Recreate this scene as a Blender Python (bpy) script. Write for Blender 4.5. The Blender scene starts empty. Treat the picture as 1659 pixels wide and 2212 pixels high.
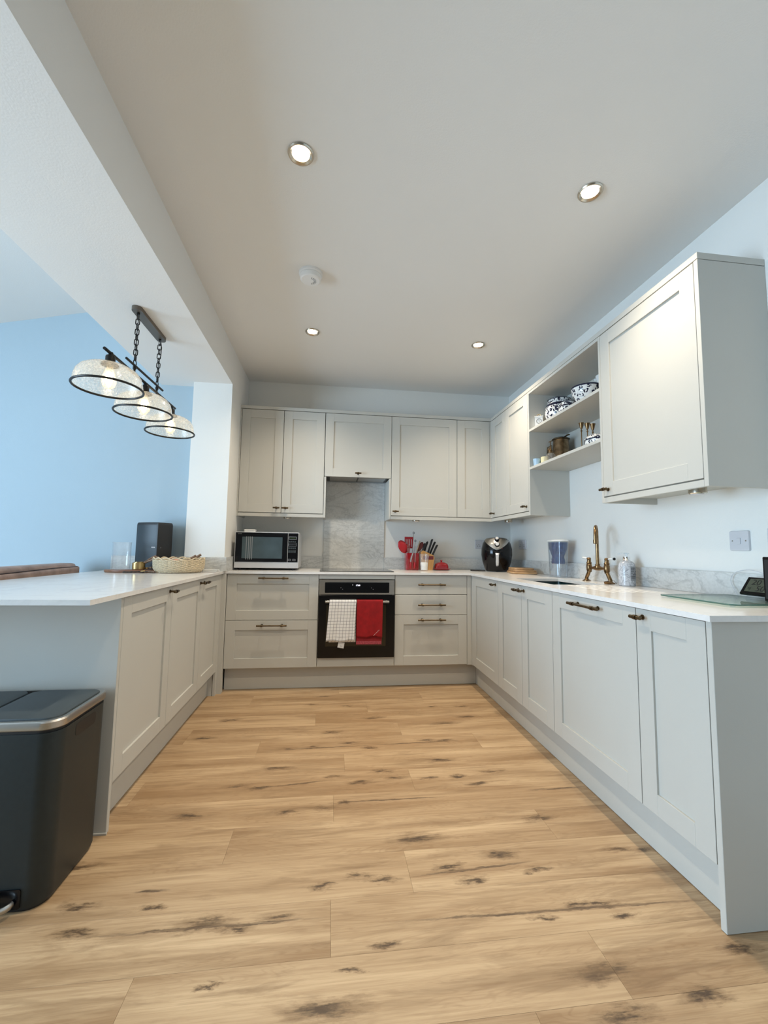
import bpy, bmesh, math, random
from mathutils import Vector, Matrix, noise
random.seed(7)
PI = math.pi
S = bpy.context.scene
C = S.collection

# ------------------------------------------------------------------ camera
CAM_O = Vector((-0.2179, -3.369, 1.0817))
YAW, PITCH, ROLL, FPX = -0.1243, 0.0874, 0.0151, 913.588
cy_, sy_ = math.cos(YAW), math.sin(YAW)
cp_, sp_ = math.cos(PITCH), math.sin(PITCH)
cr_, sr_ = math.cos(ROLL), math.sin(ROLL)
right = Vector((cy_, sy_, 0)); fwd = Vector((-sy_, cy_, 0)); up = Vector((0, 0, 1))
f2 = fwd * cp_ + up * sp_; u2 = up * cp_ - fwd * sp_
r3 = right * cr_ + u2 * sr_; u3 = u2 * cr_ - right * sr_
cd = bpy.data.cameras.new('camera'); cam = bpy.data.objects.new('camera', cd); C.objects.link(cam)
M = Matrix.Identity(4)
for i in range(3):
    M[i][0] = r3[i]; M[i][1] = u3[i]; M[i][2] = -f2[i]; M[i][3] = CAM_O[i]
cam.matrix_world = M
cd.sensor_fit = 'VERTICAL'; cd.sensor_height = 36.0; cd.sensor_width = 36.0 * 1659 / 2212
cd.lens = FPX / 2212 * 36.0
cd.clip_start = 0.02
S.camera = cam

# ------------------------------------------------------------------ world, lights, exposure
S.view_settings.view_transform = 'Standard'
S.view_settings.look = 'None'
S.view_settings.gamma = 1.0
S.view_settings.use_curve_mapping = False
S.view_settings.exposure = 0.17
w = bpy.data.worlds.new('sky'); S.world = w; w.use_nodes = True
wn = w.node_tree.nodes; wl = w.node_tree.links
bg = wn['Background']
bg.inputs[0].default_value = (0.62, 0.80, 1.0, 1); bg.inputs[1].default_value = 1.2

def area(name, loc, rot, sx, sy, power, col, spread=PI):
    d = bpy.data.lights.new(name, 'AREA'); d.shape = 'RECTANGLE'; d.size = sx; d.size_y = sy
    d.energy = power; d.color = col; d.spread = spread
    o = bpy.data.objects.new(name, d); C.objects.link(o); o.location = loc; o.rotation_euler = rot
    return o
# daylight through the glazed opening in the left wall
area('daylight_left', (-4.97, -3.15, 1.12), (0, -PI / 2, 0), 2.1, 2.4, 260, (0.54, 0.77, 1.0))
DOWN_W, DOWN_COL = 70.0, (1.0, 0.85, 0.66)

# ------------------------------------------------------------------ materials
def nt(name):
    m = bpy.data.materials.new(name); m.use_nodes = True
    t = m.node_tree; b = t.nodes['Principled BSDF']
    return m, t, b
def N(t, typ, **kw):
    n = t.nodes.new(typ)
    for k, v in kw.items(): setattr(n, k, v)
    return n
def mat(name, col, rough=0.5, metal=0.0, var=0.03, scale=6.0, bump=0.0, bscale=200.0, spec=0.5, coat=0.0, emis=None, es=0.0, stretch=(1, 1, 1)):
    m, t, b = nt(name)
    tc = N(t, 'ShaderNodeTexCoord'); mp = N(t, 'ShaderNodeMapping'); mp.inputs['Scale'].default_value = stretch
    t.links.new(tc.outputs['Object'], mp.inputs[0])
    nz = N(t, 'ShaderNodeTexNoise'); nz.inputs['Scale'].default_value = scale; nz.inputs['Detail'].default_value = 3
    t.links.new(mp.outputs[0], nz.inputs[0])
    cr = N(t, 'ShaderNodeValToRGB')
    cr.color_ramp.elements[0].position = 0.3; cr.color_ramp.elements[1].position = 0.7
    cr.color_ramp.elements[0].color = tuple(max(0, c * (1 - var)) for c in col) + (1,)
    cr.color_ramp.elements[1].color = tuple(min(1, c * (1 + var)) for c in col) + (1,)
    t.links.new(nz.outputs[0], cr.inputs[0]); t.links.new(cr.outputs[0], b.inputs['Base Color'])
    b.inputs['Roughness'].default_value = rough; b.inputs['Metallic'].default_value = metal
    b.inputs['Specular IOR Level'].default_value = spec
    b.inputs['Coat Weight'].default_value = coat
    if bump:
        n2 = N(t, 'ShaderNodeTexNoise'); n2.inputs['Scale'].default_value = bscale; n2.inputs['Detail'].default_value = 2
        t.links.new(mp.outputs[0], n2.inputs[0])
        bp = N(t, 'ShaderNodeBump'); bp.inputs['Strength'].default_value = bump; bp.inputs['Distance'].default_value = 0.002
        t.links.new(n2.outputs[0], bp.inputs['Height']); t.links.new(bp.outputs[0], b.inputs['Normal'])
    if emis:
        b.inputs['Emission Color'].default_value = emis + (1,); b.inputs['Emission Strength'].default_value = es
    return m

def glass(name, tint=(1, 1, 1), clear=0.9, haze=0.1, rough=0.02, bump=0.0, bscale=60, col=(1, 1, 1)):
    """thin clear sheet: mostly transparent, a little haze, sharp edge reflections"""
    m, t, b = nt(name)
    t.nodes.remove(b); out = [n for n in t.nodes if n.type == 'OUTPUT_MATERIAL'][0]
    tr = N(t, 'ShaderNodeBsdfTransparent'); tr.inputs[0].default_value = tint + (1,)
    df = N(t, 'ShaderNodeBsdfPrincipled'); df.inputs['Base Color'].default_value = col + (1,)
    df.inputs['Roughness'].default_value = 0.3; df.inputs['Subsurface Weight'].default_value = 0.0
    tl = N(t, 'ShaderNodeBsdfTranslucent'); tl.inputs[0].default_value = col + (1,)
    md = N(t, 'ShaderNodeMixShader'); md.inputs[0].default_value = 0.5
    t.links.new(df.outputs[0], md.inputs[1]); t.links.new(tl.outputs[0], md.inputs[2])
    mx = N(t, 'ShaderNodeMixShader')
    nz = N(t, 'ShaderNodeTexNoise'); nz.inputs['Scale'].default_value = bscale
    tc = N(t, 'ShaderNodeTexCoord'); t.links.new(tc.outputs['Object'], nz.inputs[0])
    mr = N(t, 'ShaderNodeMapRange'); mr.inputs['From Min'].default_value = 0.3; mr.inputs['From Max'].default_value = 0.7
    mr.inputs['To Min'].default_value = haze * 0.7; mr.inputs['To Max'].default_value = min(1, haze * 1.3)
    t.links.new(nz.outputs[0], mr.inputs[0]); t.links.new(mr.outputs[0], mx.inputs[0])
    t.links.new(tr.outputs[0], mx.inputs[1]); t.links.new(md.outputs[0], mx.inputs[2])
    gl = N(t, 'ShaderNodeBsdfGlossy'); gl.inputs['Roughness'].default_value = rough
    fr = N(t, 'ShaderNodeLayerWeight'); fr.inputs[0].default_value = 0.5
    pw = N(t, 'ShaderNodeMath', operation='POWER'); pw.inputs[1].default_value = 3.2; t.links.new(fr.outputs['Facing'], pw.inputs[0])
    ma = N(t, 'ShaderNodeMath', operation='MULTIPLY_ADD', use_clamp=True); ma.inputs[1].default_value = 0.55; ma.inputs[2].default_value = 0.04; t.links.new(pw.outputs[0], ma.inputs[0])
    m2 = N(t, 'ShaderNodeMixShader')
    t.links.new(ma.outputs[0], m2.inputs[0]); t.links.new(mx.outputs[0], m2.inputs[1]); t.links.new(gl.outputs[0], m2.inputs[2])
    if bump:
        bp = N(t, 'ShaderNodeBump'); bp.inputs['Strength'].default_value = bump; bp.inputs['Distance'].default_value = 0.004
        t.links.new(nz.outputs[0], bp.inputs['Height']); t.links.new(bp.outputs[0], gl.inputs['Normal']); t.links.new(bp.outputs[0], fr.inputs['Normal'])
    t.links.new(m2.outputs[0], out.inputs[0])
    return m

def stone(name, base, vein, vscale, amount, rough=0.18, stretch=(1, 1, 1), cloud=0.12, dist=1.6):
    m, t, b = nt(name)
    g = N(t, 'ShaderNodeNewGeometry'); mp = N(t, 'ShaderNodeMapping'); mp.inputs['Scale'].default_value = stretch
    t.links.new(g.outputs['Position'], mp.inputs[0])
    n1 = N(t, 'ShaderNodeTexNoise'); n1.inputs['Scale'].default_value = vscale; n1.inputs['Detail'].default_value = 6
    n1.inputs['Roughness'].default_value = 0.62; n1.inputs['Distortion'].default_value = dist
    t.links.new(mp.outputs[0], n1.inputs[0])
    # veins: ridge of the noise
    s = N(t, 'ShaderNodeMath', operation='SUBTRACT'); s.inputs[1].default_value = 0.5; t.links.new(n1.outputs[0], s.inputs[0])
    a = N(t, 'ShaderNodeMath', operation='ABSOLUTE'); t.links.new(s.outputs[0], a.inputs[0])
    mr = N(t, 'ShaderNodeMapRange'); mr.inputs['From Min'].default_value = 0.0; mr.inputs['From Max'].default_value = 0.05
    mr.inputs['To Min'].default_value = 1; mr.inputs['To Max'].default_value = 0; t.links.new(a.outputs[0], mr.inputs[0])
    n2 = N(t, 'ShaderNodeTexNoise'); n2.inputs['Scale'].default_value = vscale * 0.6; n2.inputs['Detail'].default_value = 5
    t.links.new(mp.outputs[0], n2.inputs[0])
    n3 = N(t, 'ShaderNodeTexNoise'); n3.inputs['Scale'].default_value = 90; n3.inputs['Detail'].default_value = 3
    t.links.new(g.outputs['Position'], n3.inputs[0])
    m1 = N(t, 'ShaderNodeMath', operation='MULTIPLY'); t.links.new(mr.outputs[0], m1.inputs[0]); t.links.new(n2.outputs[0], m1.inputs[1])
    m2 = N(t, 'ShaderNodeMath', operation='MULTIPLY'); m2.inputs[1].default_value = amount; t.links.new(m1.outputs[0], m2.inputs[0])
    r2 = N(t, 'ShaderNodeMapRange'); r2.inputs['From Min'].default_value = 0.35; r2.inputs['From Max'].default_value = 0.75
    r2.inputs['To Max'].default_value = cloud; t.links.new(n2.outputs[0], r2.inputs[0])
    r4 = N(t, 'ShaderNodeMapRange'); r4.inputs['From Min'].default_value = 0.35; r4.inputs['From Max'].default_value = 0.75
    r4.inputs['To Max'].default_value = cloud * 0.6; t.links.new(n3.outputs[0], r4.inputs[0])
    ad = N(t, 'ShaderNodeMath', operation='ADD'); t.links.new(m2.outputs[0], ad.inputs[0]); t.links.new(r2.outputs[0], ad.inputs[1])
    ad2 = N(t, 'ShaderNodeMath', operation='ADD', use_clamp=True); t.links.new(ad.outputs[0], ad2.inputs[0]); t.links.new(r4.outputs[0], ad2.inputs[1])
    mx = N(t, 'ShaderNodeMix', data_type='RGBA'); mx.inputs[6].default_value = base + (1,); mx.inputs[7].default_value = vein + (1,)
    t.links.new(ad2.outputs[0], mx.inputs[0]); t.links.new(mx.outputs[2], b.inputs['Base Color'])
    b.inputs['Roughness'].default_value = rough
    return m

def wood(name, c1, c2, scale=(2, 40, 40), rough=0.5):
    m, t, b = nt(name)
    tc = N(t, 'ShaderNodeTexCoord'); mp = N(t, 'ShaderNodeMapping'); mp.inputs['Scale'].default_value = scale
    t.links.new(tc.outputs['Object'], mp.inputs[0])
    n = N(t, 'ShaderNodeTexNoise'); n.inputs['Scale'].default_value = 1.0; n.inputs['Detail'].default_value = 4; n.inputs['Distortion'].default_value = 0.4
    t.links.new(mp.outputs[0], n.inputs[0])
    mx = N(t, 'ShaderNodeMix', data_type='RGBA'); mx.inputs[6].default_value = c1 + (1,); mx.inputs[7].default_value = c2 + (1,)
    mr = N(t, 'ShaderNodeMapRange'); mr.inputs['From Min'].default_value = 0.35; mr.inputs['From Max'].default_value = 0.65
    t.links.new(n.outputs[0], mr.inputs[0]); t.links.new(mr.outputs[0], mx.inputs[0]); t.links.new(mx.outputs[2], b.inputs['Base Color'])
    b.inputs['Roughness'].default_value = rough
    return m

KNOTS = [(-.244,-.139,1),(-.806,-.524,1.2),(.092,-.565,1.3),(-.188,-.758,1.3),(-.906,-.77,1.4),(.523,-.685,1.5),(.699,-.591,1.2),(.354,-.902,1),(.453,-.918,1),
(-.283,-.932,.9),(-.08,-.899,1.1),(-.413,-.938,.8),(.018,-.967,.8),(.377,-1.14,1.3),(-.445,-1.144,1.3),(.058,-1.216,1),(.125,-1.282,.9),(-.053,-1.302,1.2),(-.17,-1.244,.8),
(-.606,-1.284,1.1),(-.509,-1.309,.9),(.273,-1.299,.8),(.422,-1.296,.9),(.493,-1.371,1),(.609,-1.269,1),(-.225,-1.487,1.1),(-.143,-1.46,.8),(-.376,-1.498,1),
(.135,-1.71,1.8),(-.754,-1.485,1.2),(-.315,-.297,.8),(-.074,-.336,.7),(.503,-.402,.7),(.709,-.412,.9),(-.934,-1.899,1),(-.712,-1.927,.7),(-.895,-1.994,1.1),(-.55,-2.005,1.5),
(-.453,-2.027,.9),(-.334,-2.001,.9),(-.223,-1.898,.8),(-.098,-1.866,.8),(-.131,-2.182,.6),(-.491,-2.184,.5),(-.203,-2.27,1.7),(-1.032,-1.731,1.3),(.215,-1.862,.9),(.41,-1.825,1.4),
(.279,-1.922,1),(.514,-1.904,.8),(-.02,-1.893,1),(.853,-1.841,.9),(.954,-1.857,1),(.64,-1.638,1.4),(.443,-2.087,.7),(.563,-2.052,.8),(.644,-2.056,.8),(.685,-2.104,.8),(.509,-2.259,1.7),
(-.042,-2.122,.7),(.935,-2.239,1.1),(.719,-2.341,1.2),(.493,-2.362,1.3)]
CRACKS = [(-.881,-2.009,-.192,-2.018),(-.033,-2.052,.99,-2.079),(.076,-1.89,.533,-1.867),(-.491,-1.308,-.184,-1.272),(-.176,-1.45,.319,-1.456),(-.514,-.951,.064,-.936),(.064,-.936,.479,-.926),(-.804,-1.86,-.69,-1.865),(.692,-1.445,.984,-1.444)]
def floor_mat():
    m, t, b = nt('oak_plank')
    L = t.links.new
    g = N(t, 'ShaderNodeNewGeometry'); oi = N(t, 'ShaderNodeObjectInfo')
    # per plank offset so that the grain breaks at each joint
    off = N(t, 'ShaderNodeVectorMath', operation='MULTIPLY_ADD')
    cmb = N(t, 'ShaderNodeCombineXYZ'); L(oi.outputs['Random'], cmb.inputs[0]); L(oi.outputs['Random'], cmb.inputs[1]); L(oi.outputs['Random'], cmb.inputs[2])
    L(cmb.outputs[0], off.inputs[0]); off.inputs[1].default_value = (37, 13, 71); L(g.outputs['Position'], off.inputs[2])
    def noise_(scale, sv, detail=4, dist=0.0, rough=.55):
        mp = N(t, 'ShaderNodeMapping'); mp.inputs['Scale'].default_value = sv; L(off.outputs[0], mp.inputs[0])
        n = N(t, 'ShaderNodeTexNoise'); n.inputs['Scale'].default_value = scale; n.inputs['Detail'].default_value = detail
        n.inputs['Distortion'].default_value = dist; n.inputs['Roughness'].default_value = rough
        L(mp.outputs[0], n.inputs[0]); return n.outputs[0]
    def rng(x, a, b_, c, d):
        r = N(t, 'ShaderNodeMapRange'); L(x, r.inputs[0])
        for i, v in zip(('From Min', 'From Max', 'To Min', 'To Max'), (a, b_, c, d)): r.inputs[i].default_value = v
        return r.outputs[0]
    def mth(op, x, y, clamp=False):
        n = N(t, 'ShaderNodeMath', operation=op, use_clamp=clamp)
        for i, v in enumerate((x, y)):
            if isinstance(v, (int, float)): n.inputs[i].default_value = v
            else: L(v, n.inputs[i])
        return n.outputs[0]
    broad = noise_(1.0, (.9, 9, 1), 3, .6)
    grain = noise_(1.0, (3, 120, 1), 5, .3, .7)
    swirl = noise_(1.0, (1.6, 16, 1), 2, 1.2)
    def mix(fac, a, b_):
        n = N(t, 'ShaderNodeMix', data_type='RGBA'); L(fac, n.inputs[0])
        for i, v in ((6, a), (7, b_)):
            if isinstance(v, tuple): n.inputs[i].default_value = v + (1,)
            else: L(v, n.inputs[i])
        return n.outputs[2]
    c = mix(rng(broad, .32, .68, 0, 1), (.64, .468, .285), (.345, .222, .117))
    c = mix(rng(oi.outputs['Random'], 0, 1, 0, .45), c, (.34, .21, .105))
    # growth rings, visible as soft arches
    rings = mth('SINE', mth('MULTIPLY', swirl, 95), 0)
    c = mix(mth('MULTIPLY', rng(rings, .1, 1, 0, .34), rng(broad, .35, .6, 0, 1)), c, (.24, .13, .06))
    c = mix(rng(grain, .42, .70, 0, .42), c, (.25, .14, .062))
    # knots
    wn_ = N(t, 'ShaderNodeTexNoise'); wn_.inputs['Scale'].default_value = 22; wn_.inputs['Detail'].default_value = 5; wn_.inputs['Roughness'].default_value = .7
    mpw = N(t, 'ShaderNodeMapping'); mpw.inputs['Scale'].default_value = (.6, 1.6, 1); L(g.outputs['Position'], mpw.inputs[0]); L(mpw.outputs[0], wn_.inputs[0])
    sv = N(t, 'ShaderNodeVectorMath', operation='SUBTRACT'); L(wn_.outputs[1], sv.inputs[0]); sv.inputs[1].default_value = (.5, .5, .5)
    wp = N(t, 'ShaderNodeVectorMath', operation='MULTIPLY_ADD'); L(sv.outputs[0], wp.inputs[0]); wp.inputs[1].default_value = (.16, .075, 0); L(g.outputs['Position'], wp.inputs[2])
    acc = None
    for (x, y, s) in KNOTS:
        mp = N(t, 'ShaderNodeMapping'); rx, ry = .086 * s, .023 * s
        mp.inputs['Scale'].default_value = (1 / rx, 1 / ry, 0); mp.inputs['Location'].default_value = (-x / rx, -y / ry, 0)
        L(wp.outputs[0], mp.inputs[0])
        gr = N(t, 'ShaderNodeTexGradient', gradient_type='SPHERICAL'); L(mp.outputs[0], gr.inputs[0])
        acc = gr.outputs[1] if acc is None else mth('MAXIMUM', acc, gr.outputs[1])
    wc = N(t, 'ShaderNodeVectorMath', operation='MULTIPLY_ADD'); L(sv.outputs[0], wc.inputs[0]); wc.inputs[1].default_value = (.03, .022, 0); L(g.outputs['Position'], wc.inputs[2])
    ac2 = None
    for (x0, y0, x1, y1) in CRACKS:
        rx, ry = abs(x1 - x0) * .55, .007
        mp = N(t, 'ShaderNodeMapping', vector_type='TEXTURE'); mp.inputs['Location'].default_value = ((x0 + x1) / 2, (y0 + y1) / 2, 0)
        mp.inputs['Rotation'].default_value = (0, 0, math.atan2(y1 - y0, x1 - x0)); mp.inputs['Scale'].default_value = (rx, ry, 1e6)
        L(wc.outputs[0], mp.inputs[0])
        gr = N(t, 'ShaderNodeTexGradient', gradient_type='SPHERICAL'); L(mp.outputs[0], gr.inputs[0])
        ac2 = gr.outputs[1] if ac2 is None else mth('MAXIMUM', ac2, gr.outputs[1])
    fine = noise_(1.0, (14, 240, 1), 4, .2, .7)
    streak = noise_(1.0, (9, 95, 1), 6, .5, .72)
    val = mth('ADD', mth('MULTIPLY', acc, 1.15), mth('MULTIPLY', mth('SUBTRACT', streak, .5), 1.7))
    gate = rng(acc, 0, .22, 0, 1)
    c = mix(mth('MULTIPLY', rng(val, .12, .72, 0, .66), gate), c, (.19, .115, .056))
    c = mix(mth('MULTIPLY', rng(val, .60, 1.05, 0, .9), gate), c, (.055, .032, .018))
    smoke = noise_(1.0, (2.2, 17, 1), 5, 1.0, .65)
    c = mix(rng(smoke, .50, .72, 0, .68), c, (.21, .125, .06))
    c = mix(mth('MULTIPLY', rng(ac2, .03, .5, 0, .9), rng(fine, .35, .6, .35, 1)), c, (.07, .04, .022))
    L(c, b.inputs['Base Color'])
    b.inputs['Roughness'].default_value = .42
    L(rng(grain, .3, .7, .36, .5), b.inputs['Roughness'])
    bp = N(t, 'ShaderNodeBump'); bp.inputs['Strength'].default_value = .25; bp.inputs['Distance'].default_value = .001
    L(grain, bp.inputs['Height']); L(bp.outputs[0], b.inputs['Normal'])
    return m

GREIGE = (.535, .527, .485)
MT = dict(
    wall=mat('white_wall_paint', (.80, .795, .76), .75, var=.01, scale=1.5, bump=.25, bscale=120),
    bluewall=mat('pale_blue_wall_paint', (.41, .51, .57), .75, var=.015, scale=1.5, bump=.25, bscale=120),
    rearwall=mat('darkened_unseen_wall', (.20, .18, .155), .8),  # unseen rear wall, made dark to cut bounced light on the right end panel
    ceil=mat('ceiling_paint', (.82, .81, .785), .85, var=.01, scale=1.2, bump=.2, bscale=150),
    cab=mat('greige_cabinet', GREIGE, .5, var=.012, scale=3, bump=.08, bscale=300),
    shade=mat('greige_carcass', (.52, .515, .47), .55, var=.012, scale=3),
    dark=mat('dark_metal_panel', (.045, .045, .045), .4, .3),
    floor=floor_mat(),
    sub=mat('underlay', (.10, .07, .05), .9),
    quartz=stone('white_quartz', (.80, .79, .77), (.55, .545, .54), 2.2, .35, .16, cloud=.12),
    marble=stone('grey_marble', (.73, .735, .715), (.30, .31, .305), 3.4, .5, .3, stretch=(.75, 1, 2.2), cloud=.34, dist=2.2),
    bronze=mat('aged_bronze', (.135, .10, .06), .33, 1.0, var=.25, scale=60),
    bronzel=mat('aged_tankard_bronze', (.24, .165, .095), .34, 1.0, var=.35, scale=40),
    brass=mat('antique_brass', (.25, .155, .075), .30, 1.0, var=.18, scale=40),
    goldb=mat('gold_brass', (.52, .36, .16), .3, 1.0, var=.08, scale=30),
    blk=mat('black_gloss', (.004, .004, .005), .12, spec=.32),
    blkm=mat('black_matt', (.012, .012, .013), .5),
    blkmetal=mat('black_metal_rod', (.022, .02, .018), .4, .6),
    steel=mat('brushed_steel', (.52, .50, .47), .3, 1.0, var=.06, scale=4, stretch=(1, 60, 60)),
    nickel=mat('brushed_nickel', (.62, .56, .47), .25, 1.0, var=.05),
    silver=mat('silver_plastic', (.62, .63, .65), .32, .35, var=.02),
    white=mat('white_plastic', (.82, .82, .81), .35, var=.01),
    plate=mat('pale_grey_plastic', (.60, .60, .63), .3, var=.01),
    dgrey=mat('slate_bin_paint', (.019, .029, .033), .42, .25, var=.05, scale=60, bump=.15, bscale=900),
    lid=mat('slate_lid_plastic', (.045, .06, .068), .5, var=.05),
    red=mat('red_stoneware', (.26, .004, .008), .16, var=.06, coat=.4),
    redsil=mat('red_silicone', (.36, .008, .014), .4, var=.05),
    dred=mat('dark_red_paddle', (.12, .015, .015), .4),
    woodb=wood('board_oak', (.52, .33, .17), (.38, .22, .10), (3, 60, 60), .5),
    woodk=wood('block_wood', (.50, .28, .09), (.36, .18, .055), (60, 60, 4), .45),
    woodd=wood('acacia_board', (.30, .15, .085), (.20, .09, .05), (4, 50, 50), .4),
    woodh=wood('handle_wood', (.26, .16, .10), (.17, .10, .06), (60, 60, 60), .5),
    woodsp=wood('pale_spoon_wood', (.47, .36, .24), (.38, .28, .18), (40, 40, 3), .5),
    rope=mat('seagrass_weave', (.66, .55, .38), .8, var=.2, scale=120),
    leather=mat('brown_leather', (.40, .27, .215), .5, var=.22, scale=14, bump=.4, bscale=90),
    leatherd=mat('dark_piping', (.04, .02, .015), .6),
    blackspk=mat('speaker_grille', (.014, .022, .028), .45, var=.25, scale=500),
    hob=mat('hob_glass', (.02, .02, .022), .08, spec=.8),
    screen=mat('grey_screen', (.060, .085, .095), .14, var=.15, scale=9),
    lcd=mat('lcd_panel', (.075, .085, .06), .25),
    ink=mat('black_ink', (.008, .008, .008), .5),
    print=mat('grey_print', (.28, .29, .31), .5),
    wprint=mat('white_print', (.9, .9, .9), .4, emis=(.9, .92, 1), es=.35),
    led=mat('display_digits', (.8, .8, .9), .4, emis=(.82, .82, 1), es=2.2),
    glassc=glass('clear_glass', clear=.9, haze=.07),
    glassw=glass('water_jug_plastic', tint=(.96, .98, 1), haze=.07, col=(.75, .84, .9)),
    glassb=glass('blue_jug_plastic', tint=(.05, .14, .42), haze=.75, col=(.008, .085, .32)),
    seeded=glass('seeded_glass', tint=(1, .985, .95), haze=.34, bump=.25, bscale=120, col=(.92, .87, .78)),
    bulbg=glass('bulb_glass', tint=(1, .97, .9), haze=.12, col=(1, .93, .8)),
    glow=mat('bulb_glow', (1, .9, .7), .4, emis=(1.0, .78, .47), es=34.0),
    dlglow=mat('downlight_glow', (1, .9, .7), .4, emis=(1.0, .88, .68), es=14.0),
    porc=mat('white_porcelain', (.80, .81, .80), .15, var=.01),
    navy=mat('navy_glaze', (.008, .010, .035), .15),
    sinkm=mat('teal_black_sink', (.008, .03, .034), .2, .2),
    towelr=mat('red_towel', (.30, .004, .007), .9, var=.18, scale=30, bump=.6, bscale=400),
    pink=mat('pink_towel_band', (.42, .07, .09), .95, var=.35, scale=120),
    cream=mat('cream_wax', (.75, .68, .42), .5),
    pblue=mat('pale_blue_glaze', (.40, .58, .75), .35),
    milk=mat('white_contents', (.86, .85, .80), .6),
    greenedge=mat('green_glass_edge', (.05, .13, .11), .1, spec=.8),
    leaf=mat('dark_dried_leaf', (.035, .03, .026), .5, var=.3, scale=60),
    terracotta=mat('peach_fruit_skin', (.55, .22, .14), .5, var=.2, scale=30),
    window=mat('white_window_frame', (.8, .8, .8), .4),
)
MT['glasst'] = glass('toughened_glass_board', tint=(.88, .96, .93), haze=.20, col=(.62, .72, .66))
MT['marbw'] = stone('soap_bottle_marble', (.74, .75, .78), (.16, .17, .20), 26, .9, .25, cloud=.3)

# ------------------------------------------------------------------ builders
def bm_new(): return bmesh.new()
def F_id(u, v, w): return Vector((u, v, w))
def add_box(bm, x0, x1, y0, y1, z0, z1, bev=0.0, F=None):
    lo = (min(x0, x1), min(y0, y1), min(z0, z1)); hi = (max(x0, x1), max(y0, y1), max(z0, z1))
    F = F or F_id
    if bev <= 0:
        vs = {}
        for sx in (0, 1):
            for sy in (0, 1):
                for sz in (0, 1):
                    vs[(sx, sy, sz)] = bm.verts.new(F((lo[0], hi[0])[sx], (lo[1], hi[1])[sy], (lo[2], hi[2])[sz]))
        fs = []
        for ax in range(3):
            o = [a for a in range(3) if a != ax]
            for s in (0, 1):
                q = []
                for a, b in ((0, 0), (1, 0), (1, 1), (0, 1)):
                    k = [0, 0, 0]; k[ax] = s; k[o[0]] = a; k[o[1]] = b; q.append(vs[tuple(k)])
                fs.append(bm.faces.new(q))
        return fs
    vs = {}
    for sx in (0, 1):
        for sy in (0, 1):
            for sz in (0, 1):
                s = (sx, sy, sz)
                for ax in range(3):
                    p = []
                    for i in range(3):
                        e = (lo[i], hi[i])[s[i]]
                        if i != ax: e += bev if s[i] == 0 else -bev
                        p.append(e)
                    vs[(s, ax)] = bm.verts.new(F(*p))
    fs = []
    def key(d): return tuple(d[i] for i in range(3))
    for ax in range(3):
        o = [a for a in range(3) if a != ax]
        for s in (0, 1):
            q = []
            for a, b in ((0, 0), (1, 0), (1, 1), (0, 1)):
                k = [0, 0, 0]; k[ax] = s; k[o[0]] = a; k[o[1]] = b; q.append(vs[(tuple(k), ax)])
            fs.append(bm.faces.new(q))
        # edges parallel to ax
        for a in (0, 1):
            for b in (0, 1):
                k0 = [0, 0, 0]; k0[o[0]] = a; k0[o[1]] = b; k1 = list(k0); k1[ax] = 1
                fs.append(bm.faces.new([vs[(tuple(k0), o[0])], vs[(tuple(k0), o[1])], vs[(tuple(k1), o[1])], vs[(tuple(k1), o[0])]]))
    for sx in (0, 1):
        for sy in (0, 1):
            for sz in (0, 1):
                s = (sx, sy, sz); fs.append(bm.faces.new([vs[(s, a)] for a in range(3)]))
    return fs
def lathe(bm, prof, seg=32, c=(0, 0, 0), M=None, sx=1, sy=1):
    """prof list of (r,z); r=0 closes"""
    rings = []
    for r, z in prof:
        if r <= 1e-6:
            p = Vector((0, 0, z)); p = (M @ p if M else p) + Vector(c); rings.append([bm.verts.new(p)])
        else:
            ring = []
            for i in range(seg):
                a = 2 * PI * i / seg; p = Vector((r * sx * math.cos(a), r * sy * math.sin(a), z)); p = (M @ p if M else p) + Vector(c)
                ring.append(bm.verts.new(p))
            rings.append(ring)
    for a, b in zip(rings, rings[1:]):
        if len(a) == 1 and len(b) == 1: continue
        for i in range(seg):
            j = (i + 1) % seg
            if len(a) == 1: bm.faces.new([a[0], b[j], b[i]])
            elif len(b) == 1: bm.faces.new([a[i], a[j], b[0]])
            else: bm.faces.new([a[i], a[j], b[j], b[i]])
def tube(bm, pts, r, seg=10, closed=False, radii=None, sq=None):
    pts = [Vector(p) for p in pts]; n = len(pts); rings = []
    prev = None
    for i, p in enumerate(pts):
        if closed: d = pts[(i + 1) % n] - pts[i - 1]
        else: d = (pts[min(i + 1, n - 1)] - pts[max(i - 1, 0)])
        d.normalize()
        if prev is None:
            a = Vector((0, 0, 1)) if abs(d.z) < .9 else Vector((1, 0, 0))
            u = d.cross(a).normalized()
        else:
            u = (prev - d * prev.dot(d)).normalized()
        prev = u; v = d.cross(u)
        rr = radii[i] if radii else r
        rings.append([bm.verts.new(p + (u * math.cos(2 * PI * k / seg) + v * math.sin(2 * PI * k / seg) * (sq or 1)) * rr) for k in range(seg)])
    m = n if closed else n - 1
    for i in range(m):
        a = rings[i]; b = rings[(i + 1) % n]
        for k in range(seg):
            bm.faces.new([a[k], a[(k + 1) % seg], b[(k + 1) % seg], b[k]])
    if not closed:
        bm.faces.new(rings[0][::-1]); bm.faces.new(rings[-1])
def prism(bm, poly, z0, z1, F=None):
    F = F or F_id
    a = [bm.verts.new(F(x, y, z0)) for x, y in poly]; b = [bm.verts.new(F(x, y, z1)) for x, y in poly]
    n = len(poly)
    bm.faces.new(a[::-1]); bm.faces.new(b)
    for i in range(n): bm.faces.new([a[i], a[(i + 1) % n], b[(i + 1) % n], b[i]])
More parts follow.
